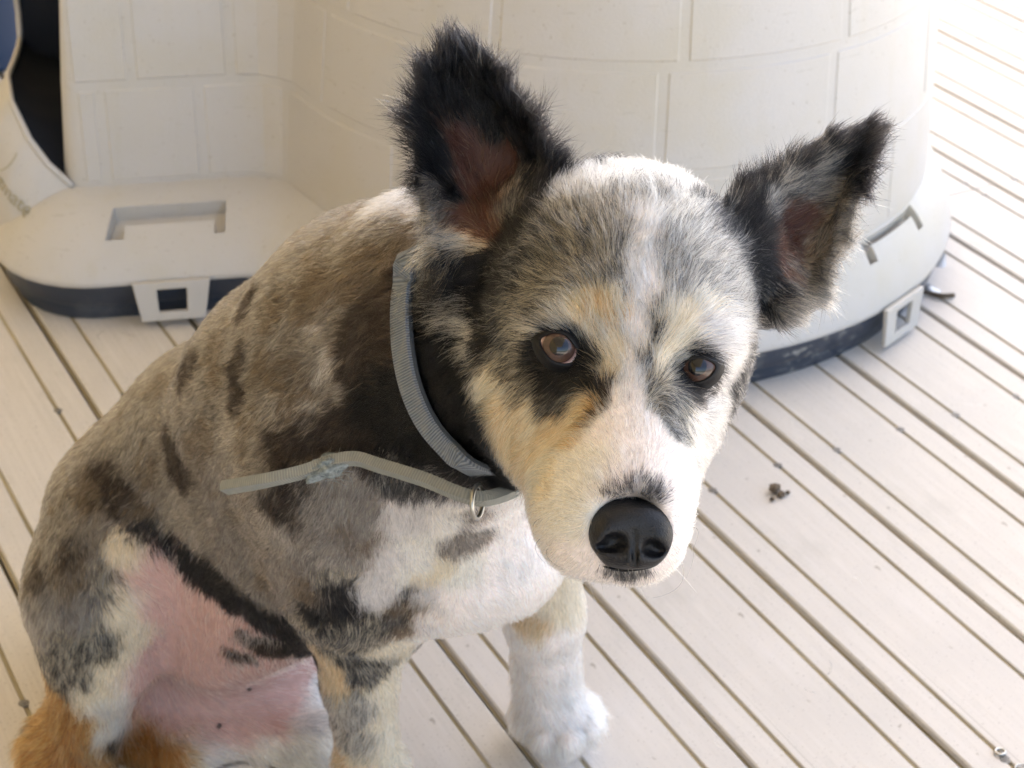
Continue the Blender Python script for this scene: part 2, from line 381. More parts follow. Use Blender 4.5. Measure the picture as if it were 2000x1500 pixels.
# raised lettering on the sill
fc = bpy.data.curves.new('lettering', 'FONT'); fc.body = 'Petmate'; fc.size = .0235; fc.extrude = .0007; fc.align_x = 'RIGHT'; fc.space_character = .95
fo = bpy.data.objects.new('lettering', fc); me = bpy.data.meshes.new_from_object(fo); bpy.data.objects.remove(fo); bpy.data.curves.remove(fc)
M_grime = Mat('lettering_grime', (.385, .345, .25), .7, .2).m; me.materials.append(M_grime); lt = link(bpy.data.objects.new('lettering', me), kennel)
LETTER = lt

# ------------------------------------------------------------------ dog: signed distance body
PRIMS = [
('c',(-0.2748,1.1361,0.1129),(-0.1959,1.0844,0.2198),0.07,0.078,0.02),
('c',(-0.1959,1.0844,0.2198),(-0.1195,1.0119,0.3119),0.078,0.086,0.05),
('c',(-0.1195,1.0119,0.3119),(-0.0857,0.976,0.3491),0.086,0.086,0.05),
('c',(-0.2106,1.0497,0.1061),(-0.1239,1.0079,0.21),0.055,0.07,0.06),
('c',(-0.077,0.9651,0.3314),(-0.037,0.9477,0.2552),0.078,0.05,0.05),
('c',(-0.037,0.9477,0.2552),(-0.0021,0.9447,0.2504),0.048,0.038,0.04),
('c',(-0.0849,0.9778,0.4093),(-0.0533,0.9497,0.4399),0.055,0.055,0.05),
('c',(-0.0704,0.9684,0.3749),(-0.0008,0.9014,0.4378),0.07,0.06,0.05),
('c',(-0.0466,0.9404,0.3484),(0.0113,0.8507,0.4316),0.062,0.045,0.05),
('c',(-0.1106,0.9122,0.3311),(-0.1042,0.9241,0.2359),0.052,0.038,0.03),
('c',(-0.1003,0.9422,0.2177),(-0.0986,0.949,0.1331),0.033,0.0235,0.02),
('c',(-0.0986,0.949,0.1331),(-0.0929,0.9587,0.0439),0.023,0.02,0.01),
('c',(-0.0933,0.9624,0.0404),(-0.0857,0.9525,0.0052),0.022,0.028,0.02),
('c',(-0.074,0.9531,0.2354),(-0.0817,0.9573,0.1849),0.042,0.024,0.03),
('c',(0.017,1.0081,0.2102),(0.0269,1.0138,0.1432),0.034,0.0235,0.015),
('c',(0.0269,1.0138,0.1432),(0.0317,1.0313,0.0665),0.0235,0.0235,0.02),
('e',(0.0393,1.0319,0.0352),(0.031,0.022,0.03),((0.9996,0.0141,0.023),(-0.027,0.5233,0.8517),(0,0.852,-0.5235)),0.015),
('e',(0.0184,1.033,0.0274),(0.0108,0.0145,0.02),((0.9996,0.0141,0.023),(-0.027,0.5233,0.8517),(0,0.852,-0.5235)),0.0035),
('e',(0.0321,1.0178,0.0294),(0.0108,0.0145,0.02),((0.9996,0.0141,0.023),(-0.027,0.5233,0.8517),(0,0.852,-0.5235)),0.0035),
('e',(0.0489,1.0146,0.0299),(0.0108,0.0145,0.02),((0.9996,0.0141,0.023),(-0.027,0.5233,0.8517),(0,0.852,-0.5235)),0.0035),
('e',(0.0628,1.0267,0.0305),(0.0108,0.0145,0.02),((0.9996,0.0141,0.023),(-0.027,0.5233,0.8517),(0,0.852,-0.5235)),0.0035),
('c',(-0.2668,1.0621,0.1835),(-0.2901,1.0147,0.1637),0.066,0.036,0.03),
('c',(-0.2672,1.0244,0.1796),(-0.2895,1.0015,0.1422),0.046,0.036,0.03),
('c',(-0.2946,1.0108,0.1574),(-0.2905,1.0038,0.0982),0.037,0.028,0.03),
('c',(-0.2905,1.0038,0.0982),(-0.3037,1.0033,0.0496),0.029,0.021,0.03),
('c',(-0.3037,1.0033,0.0496),(-0.3241,0.9985,0.0131),0.022,0.024,0.02),
('c',(-0.3241,0.9985,0.0131),(-0.3104,0.9737,0.0015),0.026,0.026,0.02),
('e',(-0.2236,1.0991,0.0146),(0.085,0.062,0.06),((0.9996,0.0141,0.023),(-0.027,0.5233,0.8517),(0,0.852,-0.5235)),0.05),
('c',(-0.2762,1.0252,-0.0101),(-0.2353,1.0123,-0.0121),0.026,0.028,0.015),
('c',(-0.2291,1.0449,-0.0163),(-0.143,1.0207,0.0015),0.028,0.024,0.025),
('c',(-0.2727,1.0656,-0.0209),(-0.1675,1.0575,-0.015),0.04,0.034,0.03),
('e',(0.0581,0.8698,0.4915),(0.067,0.062,0.072),((0.9394,-0.2781,0.2007),(-0.027,0.5233,0.8517),(0.3419,0.8055,-0.4841)),0.015),
('e',(0.0571,0.8279,0.4804),(0.064,0.048,0.046),((0.9996,0.0141,0.023),(-0.027,0.5233,0.8517),(0,0.852,-0.5235)),0.03),
('c',(-0.0032,0.8479,0.4557),(0.0111,0.8254,0.444),0.018,0.022,0.015),
('c',(0.0109,0.8256,0.4519),(0.0249,0.796,0.4343),0.025,0.025,0.02),
('c',(0.0996,0.8368,0.4511),(0.0846,0.8022,0.4386),0.021,0.015,0.025),
('c',(0.062,0.7868,0.4728),(0.053,0.7177,0.4483),0.033,0.029,0.025),
('c',(0.0553,0.792,0.4411),(0.0519,0.7409,0.4286),0.036,0.025,0.03),
('c',(0.0166,0.8071,0.4429),(0.0362,0.7458,0.4386),0.022,0.017,0.025),
('c',(0.0918,0.8167,0.4488),(0.0729,0.747,0.4406),0.015,0.013,0.02),
('e',(0.0348,0.7253,0.4377),(0.0195,0.027,0.026),((0.9996,0.0141,0.023),(-0.027,0.5233,0.8517),(0,0.852,-0.5235)),0.02),
('e',(0.0662,0.7248,0.4406),(0.018,0.032,0.028),((0.9996,0.0141,0.023),(-0.027,0.5233,0.8517),(0,0.852,-0.5235)),0.02),
('e',(0.0532,0.7122,0.4278),(0.024,0.009,0.016),((0.9996,0.0141,0.023),(-0.027,0.5233,0.8517),(0,0.852,-0.5235)),0.012),
('e',(0.0328,0.8048,0.5059),(0.028,0.015,0.019),((0.9586,0.1491,0.2427),(-0.2848,0.5019,0.8167),(0,0.852,-0.5235)),0.02),
('e',(0.0868,0.8063,0.4969),(0.026,0.016,0.02),((0.9891,-0.077,-0.1252),(0.147,0.5179,0.8427),(0,0.852,-0.5235)),0.02),
('-e',(0.0226,0.7658,0.5074),(0.013,0.01,0.016),((0.9167,0.2092,0.3404),(-0.3995,0.4799,0.7811),(0,0.852,-0.5235)),0.008),
('-e',(0.0908,0.7661,0.4983),(0.012,0.009,0.016),((0.9996,0.0141,0.023),(-0.027,0.5233,0.8517),(0,0.852,-0.5235)),0.008),
('-e',(0.0571,0.686,0.4578),(0.0185,0.0158,0.03),((0.9996,0.0141,0.023),(-0.027,0.5233,0.8517),(0,0.852,-0.5235)),0.005),
('t',(-0.043,0.8661,0.5044),(-0.0217,0.8901,0.4957),(-0.0515,0.8952,0.5327),0.003,0.004),
('t',(-0.0217,0.8901,0.4957),(-0.0229,0.9214,0.518),(-0.0515,0.8952,0.5327),0.003,0.004),
('t',(-0.0217,0.8901,0.4957),(0.0005,0.8978,0.5082),(-0.0229,0.9214,0.518),0.003,0.004),
('t',(0.0005,0.8978,0.5082),(0.0025,0.9277,0.5284),(-0.0229,0.9214,0.518),0.003,0.004),
('t',(0.0005,0.8978,0.5082),(0.0137,0.8736,0.5358),(0.0025,0.9277,0.5284),0.003,0.004),
('t',(0.0137,0.8736,0.5358),(0.0188,0.8928,0.548),(0.0025,0.9277,0.5284),0.003,0.004),
('t',(-0.0515,0.8952,0.5327),(-0.0229,0.9214,0.518),(-0.0566,0.9233,0.5593),0.003,0.004),
('t',(-0.0229,0.9214,0.518),(-0.0325,0.9407,0.5495),(-0.0566,0.9233,0.5593),0.003,0.004),
('t',(-0.0229,0.9214,0.518),(0.0025,0.9277,0.5284),(-0.0325,0.9407,0.5495),0.003,0.004),
('t',(0.0025,0.9277,0.5284),(-0.0097,0.9425,0.5524),(-0.0325,0.9407,0.5495),0.003,0.004),
('t',(0.0025,0.9277,0.5284),(0.0188,0.8928,0.548),(-0.0097,0.9425,0.5524),0.003,0.004),
('t',(0.0188,0.8928,0.548),(0.0059,0.9181,0.5604),(-0.0097,0.9425,0.5524),0.003,0.004),
('t',(-0.0566,0.9233,0.5593),(-0.0325,0.9407,0.5495),(-0.051,0.9398,0.5767),0.003,0.004),
('t',(-0.0325,0.9407,0.5495),(-0.0359,0.9494,0.5732),(-0.051,0.9398,0.5767),0.003,0.004),
('t',(-0.0325,0.9407,0.5495),(-0.0097,0.9425,0.5524),(-0.0359,0.9494,0.5732),0.003,0.004),
('t',(-0.0097,0.9425,0.5524),(-0.0188,0.9497,0.5736),(-0.0359,0.9494,0.5732),0.003,0.004),
('t',(-0.0097,0.9425,0.5524),(0.0059,0.9181,0.5604),(-0.0188,0.9497,0.5736),0.003,0.004),
('t',(0.0059,0.9181,0.5604),(-0.0086,0.9375,0.5729),(-0.0188,0.9497,0.5736),0.003,0.004),
('t',(-0.051,0.9398,0.5767),(-0.0359,0.9494,0.5732),(-0.0406,0.9576,0.5865),0.003,0.004),
('t',(-0.0359,0.9494,0.5732),(-0.0377,0.9576,0.5865),(-0.0406,0.9576,0.5865),0.003,0.004),
('t',(-0.0359,0.9494,0.5732),(-0.0188,0.9497,0.5736),(-0.0377,0.9576,0.5865),0.003,0.004),
('t',(-0.0188,0.9497,0.5736),(-0.0349,0.9577,0.5866),(-0.0377,0.9576,0.5865),0.003,0.004),
('t',(-0.0188,0.9497,0.5736),(-0.0086,0.9375,0.5729),(-0.0349,0.9577,0.5866),0.003,0.004),
('t',(-0.0086,0.9375,0.5729),(-0.032,0.9574,0.5862),(-0.0349,0.9577,0.5866),0.003,0.004),
('t',(0.1081,0.8687,0.5335),(0.136,0.8938,0.5017),(0.1222,0.8868,0.5382),0.003,0.004),
('t',(0.136,0.8938,0.5017),(0.1512,0.9104,0.5096),(0.1222,0.8868,0.5382),0.003,0.004),
('t',(0.136,0.8938,0.5017),(0.1478,0.8821,0.4828),(0.1512,0.9104,0.5096),0.003,0.004),
('t',(0.1478,0.8821,0.4828),(0.1632,0.8986,0.4905),(0.1512,0.9104,0.5096),0.003,0.004),
('t',(0.1478,0.8821,0.4828),(0.1445,0.8529,0.483),(0.1632,0.8986,0.4905),0.003,0.004),
('t',(0.1445,0.8529,0.483),(0.1623,0.8677,0.4879),(0.1632,0.8986,0.4905),0.003,0.004),
('t',(0.1222,0.8868,0.5382),(0.1512,0.9104,0.5096),(0.1508,0.9137,0.5438),0.003,0.004),
('t',(0.1512,0.9104,0.5096),(0.1657,0.9255,0.5248),(0.1508,0.9137,0.5438),0.003,0.004),
('t',(0.1512,0.9104,0.5096),(0.1632,0.8986,0.4905),(0.1657,0.9255,0.5248),0.003,0.004),
('t',(0.1632,0.8986,0.4905),(0.1762,0.9152,0.508),(0.1657,0.9255,0.5248),0.003,0.004),
('t',(0.1632,0.8986,0.4905),(0.1623,0.8677,0.4879),(0.1762,0.9152,0.508),0.003,0.004),
('t',(0.1623,0.8677,0.4879),(0.1772,0.8921,0.5086),(0.1762,0.9152,0.508),0.003,0.004),
('t',(0.1508,0.9137,0.5438),(0.1657,0.9255,0.5248),(0.1733,0.9292,0.5498),0.003,0.004),
('t',(0.1657,0.9255,0.5248),(0.1824,0.9348,0.5398),(0.1733,0.9292,0.5498),0.003,0.004),
('t',(0.1657,0.9255,0.5248),(0.1762,0.9152,0.508),(0.1824,0.9348,0.5398),0.003,0.004),
('t',(0.1762,0.9152,0.508),(0.187,0.9281,0.5289),(0.1824,0.9348,0.5398),0.003,0.004),
('t',(0.1762,0.9152,0.508),(0.1772,0.8921,0.5086),(0.187,0.9281,0.5289),0.003,0.004),
('t',(0.1772,0.8921,0.5086),(0.1873,0.9153,0.5272),(0.187,0.9281,0.5289),0.003,0.004),
('t',(0.1733,0.9292,0.5498),(0.1824,0.9348,0.5398),(0.1949,0.9417,0.5511),0.003,0.004),
('t',(0.1824,0.9348,0.5398),(0.1963,0.9413,0.5504),(0.1949,0.9417,0.5511),0.003,0.004),
('t',(0.1824,0.9348,0.5398),(0.187,0.9281,0.5289),(0.1963,0.9413,0.5504),0.003,0.004),
('t',(0.187,0.9281,0.5289),(0.1964,0.9407,0.5494),(0.1963,0.9413,0.5504),0.003,0.004),
('t',(0.187,0.9281,0.5289),(0.1873,0.9153,0.5272),(0.1964,0.9407,0.5494),0.003,0.004),
('t',(0.1873,0.9153,0.5272),(0.1964,0.9398,0.5479),(0.1964,0.9407,0.5494),0.003,0.004),
('c',(-0.0201,0.8857,0.4885),(-0.0023,0.8962,0.5058),0.02,0.02,0.02),
('c',(0.1366,0.882,0.4825),(0.1235,0.8832,0.5037),0.02,0.02,0.02)]
